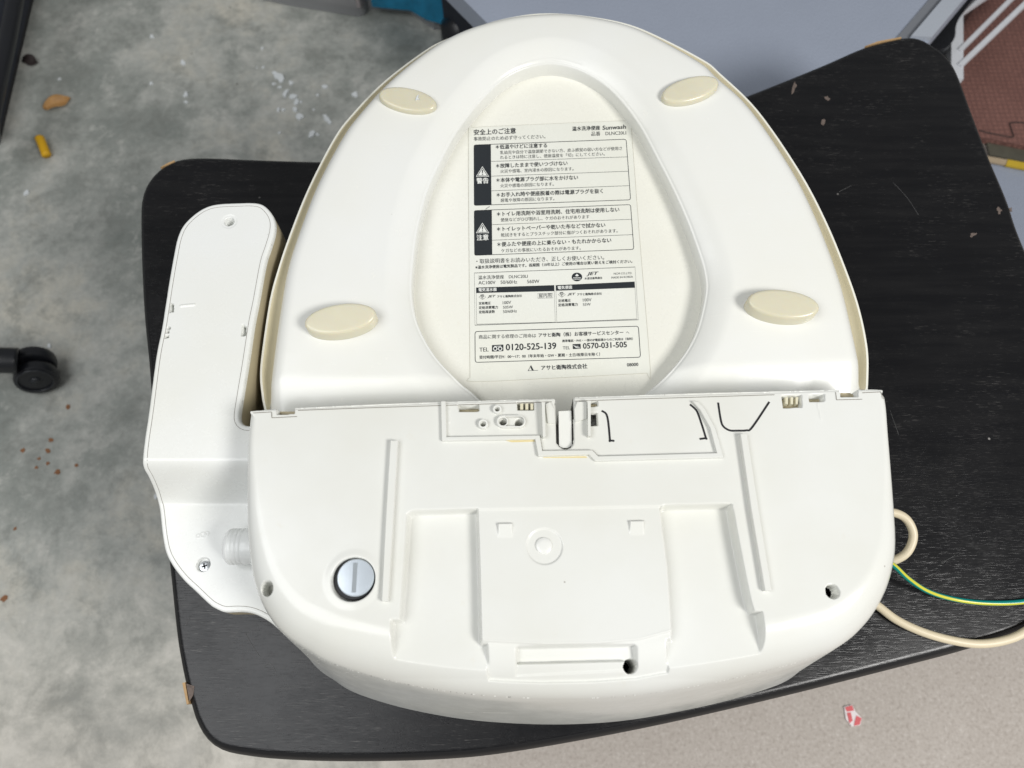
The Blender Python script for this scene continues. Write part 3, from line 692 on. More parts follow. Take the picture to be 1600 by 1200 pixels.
po = [(689, 629), (691, 690), (836, 687.5), (841, 714), (919, 711.5), (929, 721.5), (1129, 716), (1117, 671), (1101, 641), (1090, 629)]
pi = [(697, 629), (698, 684), (843, 681.5), (847, 705.5), (925, 704.5), (934, 714), (1119, 709), (1108, 671), (1093, 643), (1081, 629)]
slab('panel_rim', po + pi[::-1], -.001, .0024, M_white, bd, .0002)
def dense(q, n=14): return [tuple(np.array(a) + (np.array(b) - np.array(a)) * t) for a, b in zip(q[:-1], q[1:]) for t in np.linspace(0, 1, n, endpoint=False)] + [q[-1]]
ribbon('panel_seam', [(x + dx, y + dy) for (x, y), (dx, dy) in zip(pi[1:7], [(1, -.8)] * 6)], .0004, .0003, M_seam, bd)
for ln in ([(396, 645.5), (424, 644)], [(424.5, 644), (425, 653)], [(466, 641.5), (560, 638), (700, 633.5), (862, 628)], [(898, 627), (1000, 623.5), (1100, 620.5), (1210, 617)], [(1305.5, 613), (1307, 625)], [(1307, 625), (1347, 624)], [(1347, 614), (1376, 612.5)], [(1376, 612.5), (1380.5, 624)], [(425, 653), (464, 651)]):
    ribbon('seam', dense(ln), .00042, .00025, M_seam, bd)
def zp(px, py): p = Pb(px, py); return zb(*p)
def boxpx(name, q, z0, z1, mat, parent, bevel=0.0004):
    bm = bmesh.new(); prism(bm, pxpoly(q), T + z0, T + z1); return bm_obj(name, bm, mat, parent, 'auto', bevel)
Zc = zp(880, 660)
boxpx('hinge_latch', [(873, 641), (893, 640), (894, 694), (888, 698), (880, 698), (874, 695)], Zc - .018, Zc - .0022, M_ring, bd, .0006)
boxpx('hinge_latch_foot', [(875, 696), (893, 695), (889, 701.5), (880, 702)], Zc - .018, Zc - .006, M_cream, bd)
for q in ([(846, 632), (851, 632), (852, 685), (848, 686)], [(917, 630), (922, 630), (922, 684), (918, 684)]): boxpx('hinge_rib', q, Zc - .001, Zc + .0042, M_white, bd)
for q in ([(852.5, 633), (859, 629.5), (866, 641), (866.5, 662), (856, 662)], [(897.5, 641), (902, 629.5), (916.5, 629), (916.5, 655), (899, 660)]): boxpx('hinge_cheek', q, Zc - .001, Zc + .0012, M_white, bd)
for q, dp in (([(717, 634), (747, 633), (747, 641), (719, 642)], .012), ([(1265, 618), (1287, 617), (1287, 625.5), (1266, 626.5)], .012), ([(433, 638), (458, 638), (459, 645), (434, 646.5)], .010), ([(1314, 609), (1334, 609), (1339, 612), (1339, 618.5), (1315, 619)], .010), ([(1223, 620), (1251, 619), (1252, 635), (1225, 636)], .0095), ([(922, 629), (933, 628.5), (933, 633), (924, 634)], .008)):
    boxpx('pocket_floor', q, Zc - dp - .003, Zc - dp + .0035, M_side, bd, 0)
for x in (813, 821, 829): boxpx('clip_tooth', [(x, 630), (x + 4.5, 630), (x + 4.5, 639), (x, 639)], Zc - .008, Zc - .0012, M_cream, bd)
for x in (1228, 1236, 1244): boxpx('clip_tooth', [(x, 620), (x + 4, 620), (x + 4 - (1 if x > 1240 else 0), 631), (x, 630)], Zc - .008, Zc - .0012, M_cream, bd)
for px, py, ro, ri in ((755, 664, 7.6, 4.4), (777, 641, 7, 3.8)):
    c = Pb(px, py); k = mm(.127); z = zb(*c)
    lathe('screw_boss', c, [(ro * k, z - .001), (ro * k, z + .0022), (ro * k - .0003, z + .0026), (ri * k + .0002, z + .0026), (ri * k, z + .0022), (ri * k * .9, z - .012)], M_ring, bd, 28, False, False)
c0, c1 = Pb(786, 660), Pb(811, 660); k = mm(.127)
def stadium(r, n=16):
    out = []
    for j in range(n): a = math.pi / 2 + math.pi * j / (n - 1); out.append((c0[0] + r * math.cos(a), c0[1] + r * math.sin(a)))
    for j in range(n): a = -math.pi / 2 + math.pi * j / (n - 1); out.append((c1[0] + r * math.cos(a), c1[1] + r * math.sin(a)))
    return np.array(out)
z = zb(*c0); loft('plug_boss', [ring3(stadium(r), zz) for r, zz in ((10 * k, z - .001), (10 * k, z + .0022), (10 * k - .0004, z + .0026), (8 * k, z + .0026), (7.7 * k, z + .0022), (7.6 * k, z + .0006))], M_ring, bd, False, False)
lathe('plug_tube', c0, [(8 * k, z - .001), (8 * k, z + .0018), (6.4 * k, z + .0018), (6.2 * k, z - .01)], M_ring, bd, 28, False, False)

# drain plug
pc = Pb(555.5, 902.5); kk = mm(.127, 900); zz = zb(*pc)
g = lathe('plug_gasket', Pb(552.5, 904.5), [(31.5 * kk, zz - .008), (31.5 * kk, zz - .003), (30.5 * kk, zz - .0022), (10 * kk, zz - .0022)], M_black, bd, 48)
pl = lathe('drain_plug', pc, [(28.5 * kk, zz - .0025), (28.8 * kk, zz - .0004), (28.2 * kk, zz + .0002), (27 * kk, zz + .0006), (14 * kk, zz + .0008)], M_cap, bd, 56)
s0, s1 = Pb(556, 880), Pb(553, 926); dv = (s1 - s0) / np.linalg.norm(s1 - s0); nv = np.array([-dv[1], dv[0]]) * 3.2 * kk
bm = bmesh.new(); prism(bm, ccw(np.array([s0 - nv, s1 - nv, s1 + nv, s0 + nv])), T + zz, T + zz + .00095); bm_obj('coin_slot', bm, M_capd, pl)
# centre disc of the moulded boss
c = Pb(850, 852); z = zb(*c) - .0019
lathe('gate_disc', c, [(13 * kk, z - .0005), (13 * kk, z + .0006), (11 * kk, z + .0011), (5 * kk, z + .0013)], M_ring, bd, 40)
# glue residue under the panel rim
for q in ([(790, 688.5), (834, 687.5), (836, 690), (800, 691)], [(848, 714.5), (905, 713), (916, 713), (919, 717), (900, 716), (852, 717)], [(945, 722), (985, 721), (1000, 722.5), (950, 724)]):
    boxpx('glue_residue', q, Zc - .0012, Zc + .0007, M_glue, bd, 0)

# ---- lid and ring: hinged at the body, rising slightly towards the front
def tilt(y): return 0.058 + 0.085 * (y - 0.17)
def Pl(x, y, z): return Pf(x, y, lambda a, b: z + tilt(b))
def ringt(p, z): return np.c_[p, z + T + tilt(p[:, 1])]

zl_rim = 0.024; zl_in = 0.0185
lidpx = [(412, 640), (407, 612), (405, 585), (408, 550), (420, 470), (432, 424), (450, 370), (480, 295), (520, 217), (550, 177), (600, 126), (665, 77), (700, 59), (762, 35), (820, 22.5), (865, 20), (915, 24), (975, 35), (1025, 54), (1100, 93), (1126, 114), (1185, 172), (1250, 266), (1292, 345), (1325, 425), (1345, 485), (1357, 545), (1358, 590), (1355, 622), (1340, 690), (1250, 712), (880, 720), (520, 722), (432, 706)]
LO = resample(ccw(np.array([Pl(x, y, zl_rim) for x, y in spline(lidpx, True, 6)])), 360); LN = vnormals(LO)
def lr(off, z): return ringt(LO - LN * off, z)
lid = loft('lid', [lr(.020, 0.0), lr(.008, .002), lr(.0012, .010), lr(0, .019), lr(0, .0225), lr(.0006, zl_rim), lr(.002, zl_rim), lr(.0028, .0228), lr(.0034, .0215), lr(.0055, .0192), lr(.009, zl_in)], M_lid, bd)
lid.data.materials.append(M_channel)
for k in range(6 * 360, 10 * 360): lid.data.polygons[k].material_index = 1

# ---- seat ring
zr_ = 0.038
ringpx = [(419, 640), (422, 618), (430, 550), (440, 480), (450, 424), (465, 375), (495, 296), (533, 223), (560, 185), (608, 133), (670, 83), (728, 52), (797, 33), (866, 27), (915, 31), (974, 43), (1021, 62), (1095, 104), (1119, 126), (1172, 176), (1237, 271), (1277, 352), (1310, 440), (1330, 520), (1344, 590), (1348, 625), (1335, 675), (1300, 680), (880, 690), (470, 690), (428, 680)]
holepx = [(838, 108.5), (865, 106), (898, 113), (926, 126.5), (950, 143.5), (973, 168), (999, 204), (1024, 251), (1048, 298), (1070, 347), (1087, 393), (1097.5, 428), (1100, 460), (1090, 508), (1078, 538), (1060, 566), (1036, 592), (1008, 614), (970, 640), (920, 655), (860, 660), (800, 650), (762, 632), (738, 613), (718, 599), (686, 566), (666, 536), (652, 504), (645.5, 470), (645, 440), (651, 380), (658, 345), (672, 296), (700, 238), (720, 204), (750, 166), (780, 136), (808, 118)]
RO = resample(ccw(np.array([Pl(x, y, 0.027) for x, y in spline(ringpx, True, 5)])), 300)
RH = resample(ccw(np.array([Pl(x, y, 0.027) for x, y in spline(holepx, True, 4)])), 240)
rearL = np.array([Pl(430, 590, zr_), Pl(690, 582.5, zr_), Pl(1094, 567, zr_), Pl(1340, 558, zr_)])
def yrear(X): return np.interp(X, rearL[:, 0], rearL[:, 1])
def zring(X, Y, d):
    dh = np.maximum(sdpoly(X, Y, RH), 0); do = np.maximum(-sdpoly(X, Y, RO), 0)
    t = np.clip(1 - do / .011, 0, 1); z = zr_ - .011 * (1 - np.sqrt(np.maximum(0, 1 - t * t)))
    t = np.clip(1 - do / .03, 0, 1); z -= .0015 * t * t
    s = np.clip(1 - dh / .019, 0, 1); z -= .0072 * s ** 1.5
    u = np.clip(1 - dh / .0012, 0, 1); z -= .0012 * (1 - np.sqrt(np.maximum(0, 1 - u * u)))
    z -= .0005 * sst(.0026, .0018, dh) * sst(.0008, .0014, dh)
    q = yrear(X) - Y; z -= np.where(q > 0, 1, 0) * 0.42 * (np.sqrt(np.maximum(q, 0) ** 2 + .003 ** 2) - .003)
    return np.maximum(z, .019) + tilt(Y)
rc_ = RH.mean(0); NA = 520
def byangle(p):
    a = np.arctan2(p[:, 1] - rc_[1], p[:, 0] - rc_[0]); k = np.argsort(a); a = a[k]; q = p[k]
    a = np.r_[a - 2 * math.pi, a, a + 2 * math.pi]; q = np.vstack([q, q, q]); u = np.linspace(-math.pi, math.pi, NA, endpoint=False)
    return np.c_[np.interp(u, a, q[:, 0]), np.interp(u, a, q[:, 1])]
ho, oo = byangle(resample(RH, 2000)), byangle(resample(RO, 2000)); wdt = np.linalg.norm(oo - ho, axis=1)
rows = []
def rrow(p): return np.c_[p, zring(p[:, 0], p[:, 1], None) + T]
for dd in (0.00001, .0003, .0008, .0013, .0018, .0024, .0032): rows.append(ho + (oo - ho) * (dd / wdt)[:, None])
for sfr in np.linspace(0.06, 0.985, 56): rows.append(ho + (oo - ho) * np.maximum(sfr, .004 / wdt)[:, None])
for dd in (.0006, .0003, .0001, .00001): rows.append(oo + (ho - oo) * (dd / wdt)[:, None])
R3 = [rrow(p) for p in rows]
def low(p, z): return np.c_[p, z + T + tilt(p[:, 1])]
loft('seat_ring', [low(ho, .018), low(ho, .022)] + R3 + [low(oo, .023), low(oo, .0182)], M_ring, bd, False, False, True)

# pads under the ring
def pad(px, py, a, b, ang, th, label):
    zt_ = zr_ + th
    q = []
    for k in range(56):
        t = 2 * math.pi * k / 56; x, y = a * math.cos(t), b * math.sin(t)
        q.append(Pl(px + x * math.cos(R(ang)) - y * math.sin(R(ang)), py + x * math.sin(R(ang)) + y * math.cos(R(ang)), zt_))
    q = ccw(np.array(q)); n = vnormals(q)
    o = loft('rubber_pad', [ringt(q + n * .0012, zr_ - .012), ringt(q + n * .0009, zt_ - .002), ringt(q + n * .0003, zt_ - .0007), ringt(q - n * .0006, zt_ - .0001), ringt(q - n * .0018, zt_)], M_pad, bd)
    o['label'] = label
pad(636.5, 154, 44, 16.5, 11, .004, 'yellowed oval pad with a white nick')
pad(1079, 138, 44, 17, -15, .005, 'yellowed oval pad')
pad(531, 497, 54.5, 21.5, -9, .0105, 'thick yellowed oval pad')
pad(1225, 474, 54.5, 20.5, 7, .0105, 'thick yellowed oval pad with an orange stain')
bm = bmesh.new(); q = ccw(np.array([Pl(x, y, zr_ + .0042) for x, y in ((649, 157), (652, 149), (654.5, 148), (653, 153), (656, 156), (653, 155.5))])); tz = T + tilt(q[:, 1].mean()); prism(bm, q, tz + zr_ + .0036, tz + zr_ + .0046); bm_obj('white_nick', bm, M_flake, bd)

# ---- control arm
za, zlow = 0.100, 0.066
Ya = P(300, 716, za)[1]; Yb_ = P(300, 790, zlow)[1]
def zarm(x, y):
    t = np.clip((Ya - y) / (Ya - Yb_), 0, 1); return za + (zlow - za) * (t * t * (3 - 2 * t))
armpx = [(345, 317.5), (372, 316.3), (396, 316), (411, 319.5), (423, 331), (429, 345), (428.5, 362), (422, 385), (414, 410), (403, 470), (396, 505), (387, 565), (378, 620), (374, 648), (376, 659), (384, 664.5), (400, 665), (430, 668), (440, 700), (440, 800), (440, 900), (446, 985), (440, 988), (425, 975), (407, 963.5), (389, 957), (370, 955.5), (350, 956), (335, 950), (325, 943), (304, 923), (287, 907), (271, 887), (259, 865), (253, 837), (249, 800), (246, 785), (240, 765), (231, 744), (223.5, 731), (222, 716), (225, 687), (232, 640), (243, 557), (252, 512), (263, 442), (271, 397), (277, 370), (287, 350), (306, 332), (325, 321.5)]
AO = resample(ccw(np.array([Pf(x, y, zarm) for x, y in spline(armpx, True, 4)])), 380)
def zarmf(X, Y, d):
    z = zarm(X, Y); t = np.clip(1 - d / .0018, 0, 1); z = z - .0018 * (1 - np.sqrt(np.maximum(0, 1 - t * t)))
    c = Pf(358, 346, zarm); z -= .008 * sst(.0037, .0031, np.hypot(X - c[0], Y - c[1])); z -= .0003 * sst(.0062, .0052, np.hypot(X - c[0], Y - c[1]))
    c = Pf(317.5, 882, zarm); z -= .003 * sst(.0047, .0041, np.hypot(X - c[0], Y - c[1]))
    for q in ([(266, 473), (271, 475), (271, 487), (265, 488)], [(379, 507), (384.5, 510), (384, 524), (377, 525)], [(262, 511), (266, 511), (265.5, 514), (261, 514)], [(260, 517), (264.5, 517), (264, 520), (259, 520)], [(258.5, 523.5), (263.5, 523.5), (263, 527.5), (257, 528)]):
        pq = ccw(np.array([Pf(x, y, zarm) for x, y in q])); i = region(X, Y, pq); s = sdpoly(X[i], Y[i], pq); z[i] -= .006 * sst(.0003, -.0003, s)
    for (a, b) in (((283, 478), (304, 476)),):
        l = np.array([Pf(*a, zarm), Pf(*b, zarm)]); z += .0005 * sst(.0012, .0004, sdline(X, Y, l))
    for cx, cy, r in ((317, 836, 4), (323, 834, 3), (310, 838, 3)):
        c = Pf(cx, cy, zarm); rr = np.hypot(X - c[0], Y - c[1]); z += .0003 * sst(.0006, .0002, np.abs(rr - r * .0004))
    return z
AI = AO - vnormals(AO) * .0034
ribbon('cover_seam', AI, .00032, .0001, M_seam, bd, zarm, True, True)
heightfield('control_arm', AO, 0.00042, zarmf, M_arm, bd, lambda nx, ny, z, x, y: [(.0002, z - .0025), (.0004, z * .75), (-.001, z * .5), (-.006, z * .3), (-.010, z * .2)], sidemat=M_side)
# arm screw
c = Pf(319, 884.5, zarm); z = zarm(*c)
sw = lathe('arm_screw', c, [(.0036, z - .004), (.0036, z - .0014), (.0032, z - .0006), (.0016, z - .0003)], M_steel, bd, 28)
for a in (R(20), R(110)):
    d = np.array([math.cos(a), math.sin(a)]) * .0019; n = np.array([-d[1], d[0]]) * .26
    bm = bmesh.new(); prism(bm, ccw(np.array([c - d - n, c + d - n, c + d + n, c - d + n])), T + z - .0012, T + z - .0001); bm_obj('cross_slot', bm, M_black, sw)
# threaded water inlet stub
zc = zlow + 0.0125
e = P(354, 852, zc); e2 = P(440, 856, zc); e[1] = e2[1] = (e[1] + e2[1]) / 2
prof = [(0.0, .0065), (0.0, .0080), (.0010, .0100), (.0022, .0112)]
x = .0034; L_ = e2[0] - e[0]
while x < .0145: prof += [(x, .0117), (x + .0004, .0115), (x + .0008, .0115), (x + .0012, .0117)]; x += .0028
prof += [(.0165, .0112), (L_, .0112)]
a = np.linspace(0, 2 * math.pi, 36, endpoint=False)
loft('water_inlet', [np.c_[np.full(36, e[0] + xx), e[1] + r * np.cos(a), T + zc + r * np.sin(a)] for xx, r in prof], M_clear, bd)

# ---- cords
zc = 0.022
def cp(pts): return [(*P(x, y, z), T + z) for x, y, z in pts]
tube('power_cord', cp([(1340, 812, .036), (1370, 803, .036), (1396, 801, .034), (1417, 812, .03), (1427, 836, .026), (1418, 862, .022), (1396, 876, .018), (1360, 884, .014), (1320, 898, .010), (1310, 915, .006), (1335, 925, .0042), (1368, 944, .0042), (1400, 968, .0042), (1440, 987, .0042), (1485, 1000, .0042), (1530, 1006, .0045), (1572, 1000, .0045), (1605, 985, .0042), (1650, 950, .0042), (1680, 900, .0042)]), .0031, M_cord, bd, 16)
tube('earth_wire', cp([(1350, 868, .034), (1375, 870, .032), (1397, 884, .026), (1420, 905, .018), (1450, 924, .010), (1490, 936, .004), (1540, 942, .0025), (1600, 940, .0025), (1680, 925, .0025)]), .0019, M_earth, bd, 12)
lathe('cord_grommet', P(1352, 840, .036), [(.012, .02), (.012, .046), (.008, .048)], M_ring, bd, 24)

# ------------------------------------------------------------------ warning label
zt_l = zl_in + .00025
lq = spline([(737, 199), (737, 199), (980, 188.5), (986, 194), (986, 194), (1000, 380), (1016, 576), (1011, 583), (1011, 583), (880, 590), (741, 596.5), (734.5, 590), (734.5, 590), (733, 400), (732, 205)], True, 3)
bm = bmesh.new(); bm.free(); q = ccw(np.array([Pl(x, y, zt_l) for x, y in lq]))
lab = loft('warning_label', [ringt(q, zl_in - .0002), ringt(q, zt_l)], M_tag, bd); lab['label'] = 'white printed caution sticker'
M_edgeline = flat('sticker_edge', (0.50, 0.48, 0.40), 0.5)
q_ = ringt(q, zt_l); ribbon('sticker_rim', q, .00028, .00005, M_edgeline, lab, lambda a, b: zt_l + tilt(b), True, True)
V, Fc, Vw, Fw = [], [], [], []
def put(verts, faces, white=False, lift=0):
    A_, B_ = (Vw, Fw) if white else (V, Fc); z = zt_l + (.00022 if white else .0001) + lift; base = len(A_)
    for x, y in verts:
        p = Pl(x, y, z); A_.append((p[0], p[1], z + T + tilt(p[1])))
    for f in faces: B_.append(tuple(base + i for i in f))
def poly_(pts, white=False): put(pts, [tuple(range(len(pts)))][:1], white)
def line_(a, b, wd=0.9, white=False):
    a, b = np.array(a, float), np.array(b, float); d = (b - a) / np.linalg.norm(b - a); n = np.array([-d[1], d[0]]) * wd / 2; a -= d * wd / 2; b += d * wd / 2
    poly_([a - n, b - n, b + n, a + n], white)
def frame_(q, wd=1.0, r=0):
    q = [np.array(p, float) for p in q]; pts = []
    for i in range(4):
        p, pr, nx = q[i], q[i - 1], q[(i + 1) % 4]
        if r == 0: pts.append(p); continue
        a = p + (pr - p) / np.linalg.norm(pr - p) * r; b = p + (nx - p) / np.linalg.norm(nx - p) * r
        for t in np.linspace(0, 1, 5): pts.append((1 - t) ** 2 * a + 2 * t * (1 - t) * p + t * t * b)
    pts = np.array(pts); n = -vnormals(pts) if True else 0
    i_ = pts + n * wd / 2; o_ = pts - n * wd / 2; m = len(pts)
    put(np.vstack([i_, o_]), [(k, (k + 1) % m, m + (k + 1) % m, m + k) for k in range(m)])
    return pts
dg = None
def text_(s, a, b, bold=False, white=False, shear=0.0, vs=1.0):
    cu = bpy.data.curves.new('t', 'FONT'); cu.body = s; cu.size = 1; cu.resolution_u = 3; cu.shear = shear
    cu.fill_mode = 'FRONT'
    ob = bpy.data.objects.new('t', cu); col.objects.link(ob)
    bpy.context.view_layer.update()
    me = ob.to_mesh(); n = len(me.vertices)
    co = np.zeros(n * 3); me.vertices.foreach_get('co', co); co = co.reshape(-1, 3)
    fs = [tuple(p.vertices) for p in me.polygons]
    ob.to_mesh_clear(); bpy.data.objects.remove(ob); bpy.data.curves.remove(cu)
    if n == 0: return
    a, b = np.array(a, float), np.array(b, float); d = b - a; L = np.linalg.norm(d); d /= L; up = np.array([d[1], -d[0]])
    x0, x1 = co[:, 0].min(), co[:, 0].max(); sc_ = L / (x1 - x0); y0 = min(co[:, 1].min(), 0) * 0.6
    e = 0.048 if bold else 0.015; tot = (x1 - x0 + e); sc_ = L / tot
    for k, (ox, oy) in enumerate(((0, 0), (e, 0), (e / 2, e * .4), (e / 2, -e * .4)) if bold else ((0, 0), (e, 0))):
        put(a + np.outer((co[:, 0] - x0 + ox) * sc_, d) + np.outer((co[:, 1] - y0 + oy) * sc_ * vs, up), fs, white, k * .000012)
def r5(x, y): return (720 + x / 5.3333, 180 + y / 5.3333)
def r6(x, y): return (720 + x / 5.3333, 390 + y / 5.3333)
def tx(rf, s, x0, y0, x1, y1, **k): text_(s, rf(x0, y0), rf(x1, y1), **k)
tx(r5, '安全上のご注意', 108, 165, 460, 150, bold=True)
tx(r5, '事故防止のため必ず守ってください。', 108, 213, 705, 193)
tx(r5, '温水洗浄便座', 928, 130, 1162, 121, bold=True)
tx(r5, 'Sunwash', 1180, 122, 1378, 112, bold=True, shear=.1, vs=.85)
tx(r5, '品番　DLNC20LI', 1088, 172, 1378, 162)
f1 = [r5(110, 248), r5(1378, 200), r5(1415, 705), r5(112, 752)]
f2 = [r5(112, 795), r5(1415, 745), r5(1442, 1118), r5(115, 1168)]
frame_(f1, .9, 3.5); frame_(f2, .9, 3.5)
def band(tl, tr, br, bl, r=3):
    tl, tr, br, bl = [np.array(p) for p in (tl, tr, br, bl)]; pts = [tr, br]
    for p, pr, nx in ((bl, br, tl), (tl, bl, tr)):
        a = p + (pr - p) / np.linalg.norm(pr - p) * r; b = p + (nx - p) / np.linalg.norm(nx - p) * r
        for t in np.linspace(0, 1, 5): pts.append((1 - t) ** 2 * a + 2 * t * (1 - t) * p + t * t * b)
    poly_(pts)
band(r5(108, 246), r5(250, 242), r5(256, 748), r5(110, 754)); band(r5(110, 793), r5(258, 788), r5(262, 1164), r5(113, 1170))
for a, b in (((255, 385), (1390, 347)), ((256, 508), (1396, 467)), ((258, 630), (1404, 587))): line_(r5(*a), r5(*b), .6)
for a, b in (((260, 912), (1425, 867)), ((262, 1042), (1435, 995))): line_(r5(*a), r5(*b), .6)
for s, a, b, bd_ in (('＊低温やけどに注意する', (290, 282), (720, 268), 1), ('乳幼児や自分で温度調節できない方、皮ふ感覚の弱い方などが使用さ', (328, 326), (1345, 290), 0), ('れるときは特に注意し、便座温度を「切」にしてください。', (328, 366), (1200, 336), 0),
    ('＊故障したままで使いつづけない', (293, 440), (890, 416), 1), ('火災や感電、室内浸水の原因になります。', (330, 482), (940, 460), 0), ('＊本体や電源プラグ部に水をかけない', (295, 559), (978, 535), 1), ('火災や感電の原因になります。', (330, 603), (775, 587), 0),
    ('＊お手入れ時や便座脱着の際は電源プラグを抜く', (297, 682), (1185, 648), 1), ('感電や故障の原因になります。', (332, 724), (780, 708), 0),
    ('＊トイレ用洗剤や浴室用洗剤、住宅用洗剤は使用しない', (300, 842), (1322, 803), 1), ('便座などがひび割れし、ケガのおそれがあります', (333, 887), (1072, 860), 0), ('＊トイレットペーパーや乾いた布などで拭かない', (300, 967), (1205, 932), 1), ('乾拭きをするとプラスチック部分に傷がつくおそれがあります。', (335, 1014), (1308, 977), 0), ('＊便ふたや便座の上に乗らない・もたれかからない', (303, 1095), (1255, 1059), 1), ('ケガなどの事故にいたるおそれがあります。', (338, 1144), (1000, 1121), 0)):
    text_(s, r5(*a), r5(*b), bold=bool(bd_))
for cy, wtx, ty in ((474, '警告', 569), (944, '注意', 1042)):
    o3 = [np.array(r5(x, y)) for x, y in ((180, cy - 48), (236, cy + 38), (126, cy + 38))]; m3 = sum(o3) / 3
    frame3 = [m3 + (p - m3) * .86 for p in o3]; in3 = [m3 + (p - m3) * .68 for p in o3]
    put(o3 + frame3, [(0, 1, 4, 3), (1, 2, 5, 4), (2, 0, 3, 5)], True); poly_(in3, True)
    base = len(V)
    for q in ([(176, cy - 18), (186, cy - 18), (184, cy + 10), (178, cy + 10)], [(177, cy + 15), (185, cy + 15), (185, cy + 23), (177, cy + 23)]):
        n0 = len(V); put([r5(*x) for x in q], [(0, 1, 2, 3)], False, .00022)
    tx(r5, wtx, 132, ty, 232, ty - 4, bold=True, white=True)
tx(r6, '・取扱説明書をお読みいただき、正しくお使いください。', 130, 116, 1195, 82)
tx(r6, '※温水洗浄便座は電気製品です。長期間（10年以上）ご使用の場合は買い替えをご検討ください。', 122, 161, 1430, 110, bold=True)
frame_([r6(113, 195), r6(1452, 145), r6(1480, 585), r6(118, 630)], .8)
tx(r6, '温水洗浄便座　DLNC20LI', 145, 249, 558, 236); tx(r6, 'AC100V　50/60Hz　　560W', 147, 291, 655, 278)
cx, cy = r6(968, 228); cc = [(cx + 8.2 * math.cos(t), cy + 6.8 * math.sin(t)) for t in np.linspace(0, 6.283, 28, endpoint=False)]; poly_(cc)
poly_([(cx - 3, cy - 2), (cx, cy - 5), (cx + 3, cy - 2), (cx + 1, cy - 1), (cx - 1, cy - 1)], True)
for yy in (1.2, 3.4): line_((cx - 5.5, cy + yy), (cx + 5.5, cy + yy), .8, True)
tx(r6, 'JET', 1048, 219, 1150, 214, bold=True, shear=.3, vs=.62); tx(r6, '水道法基準適合', 1032, 250, 1180, 244, bold=True)
tx(r6, 'NCM CO.,LTD.', 1275, 211, 1428, 205); tx(r6, 'MADE IN KOREA', 1255, 242, 1435, 234)
poly_([r6(128, 318), r6(778, 296), r6(780, 346), r6(128, 362)]); poly_([r6(792, 298), r6(1448, 268), r6(1450, 318), r6(792, 343)])
tx(r6, '電気温水器', 148, 349, 300, 344, bold=True, white=True); tx(r6, '電気便座', 808, 331, 930, 326, bold=True, white=True)
frame_([r6(128, 318), r6(778, 298), r6(787, 605), r6(133, 622)], .6); frame_([r6(792, 298), r6(1448, 268), r6(1468, 578), r6(800, 605)], .6)
for (dx, dy), jx, jy in (((180, 395), 222, 402), ((842, 375), 888, 384)):
    frame_([r6(dx - 30, dy), r6(dx, dy - 22), r6(dx + 30, dy), r6(dx, dy + 22)], .5)
    tx(r6, 'PS', dx - 14, dy + 2, dx + 14, dy + 1); tx(r6, 'E', dx - 6, dy + 14, dx + 6, dy + 14)
    tx(r6, 'JET', jx, jy, jx + 70, jy - 3, bold=True, shear=.3, vs=.62); tx(r6, 'アサヒ衛陶株式会社', jx + 82, jy, jx + 288, jy - 8, bold=True)
frame_([r6(640, 368), r6(764, 364), r6(766, 402), r6(642, 406)], .5); tx(r6, '屋内用', 650, 400, 756, 396)
for s, x0, y0, x1, y1 in (('定格電圧', 150, 459, 250, 456), ('100V', 350, 456, 420, 452), ('定格消費電力', 150, 496, 310, 491), ('505W', 352, 493, 435, 489), ('定格周波数', 150, 532, 285, 528), ('50/60Hz', 352, 529, 468, 523), ('定格電圧', 812, 438, 917, 434), ('100V', 1018, 434, 1090, 430), ('定格消費電力', 812, 474, 975, 468), ('55W', 1018, 470, 1083, 466)):
    tx(r6, s, x0, y0, x1, y1, bold=s[0] == '定')
frame_([r6(118, 683), r6(1480, 638), r6(1498, 897), r6(120, 940)], 1.0, 4)
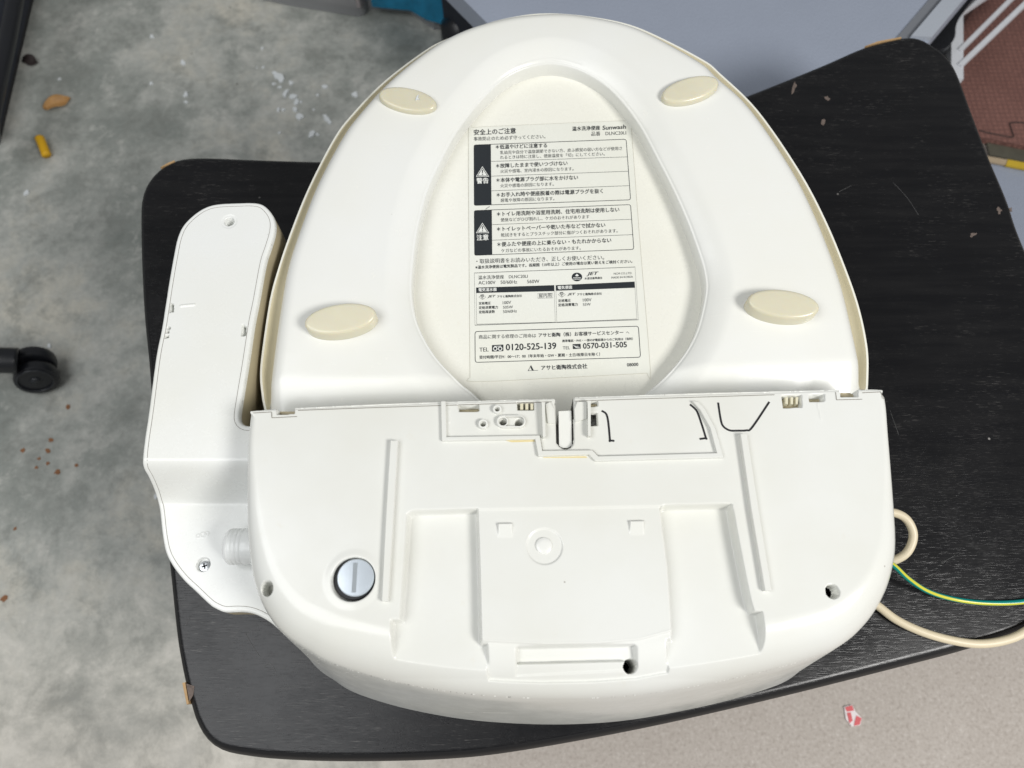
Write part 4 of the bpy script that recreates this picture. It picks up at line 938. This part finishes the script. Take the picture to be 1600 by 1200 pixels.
tx(r6, '商品に関する修理のご用命は', 150, 744, 628, 732); tx(r6, 'アサヒ衛陶（株）お客様サービスセンター', 648, 730, 1355, 706, bold=True); tx(r6, 'へ', 1378, 702, 1405, 701)
tx(r6, '携帯電話・PHS・一部のIP電話様からのご利用は（有料）', 845, 772, 1435, 753, bold=True)
tx(r6, 'TEL', 155, 851, 232, 848); tx(r6, '0120-525-139', 375, 840, 797, 827, bold=True); tx(r6, 'TEL', 850, 833, 910, 830); tx(r6, '0570-031-505', 1018, 826, 1385, 813, bold=True)
poly_([r6(260, 796), r6(355, 791), r6(355, 846), r6(260, 850)])
for ex in (287, 328):
    cx, cy = r6(ex, 826); rr = 3.4
    o_ = [(cx + rr * math.cos(t), cy + rr * math.sin(t)) for t in np.linspace(0, 6.283, 20, endpoint=False)]; i_ = [(cx + rr * .6 * math.cos(t), cy + rr * .6 * math.sin(t)) for t in np.linspace(0, 6.283, 20, endpoint=False)]
    put(o_ + i_, [(k, (k + 1) % 20, 20 + (k + 1) % 20, 20 + k) for k in range(20)], True)
line_(r6(280, 806), r6(335, 803), .8, True)
poly_([r6(932, 788), r6(998, 785), r6(1000, 826), r6(934, 829)])
for t in (0, 1, 2): 
    pts = [r6(940 + 8 * t + k * 12, 796 + (k - 2) ** 2 * -1.5 + 10 + 7 * t) for k in range(4)]
    for a, b in zip(pts[:-1], pts[1:]): line_(a, b, .8, True)
tx(r6, '受付時間/平日9：00〜17：00（年末年始・GW・夏期・土日/祝祭日を除く）', 155, 911, 1160, 884, bold=True)
put([r6(585, 962), r6(608, 1006), r6(592, 1006), r6(578, 978), r6(566, 1008), r6(560, 1008)], [(0, 1, 2, 3), (0, 3, 4, 5)]); line_(r6(560, 1010), r6(642, 1006), .6)
tx(r6, 'アサヒ衛陶株式会社', 670, 1004, 1055, 989, bold=True); tx(r6, '08000', 1385, 974, 1480, 969, bold=True)
line_(r5(208, 782), r5(238, 762), .7)
for nm, me, mt in (('printed_text', mesh_np(V, Fc), M_ink), ('reversed_text', mesh_np(Vw, Fw), M_inkw)): tag(link(nm, me, mt, lab, False), kind='stuff')
bpy.context.view_layer.update()
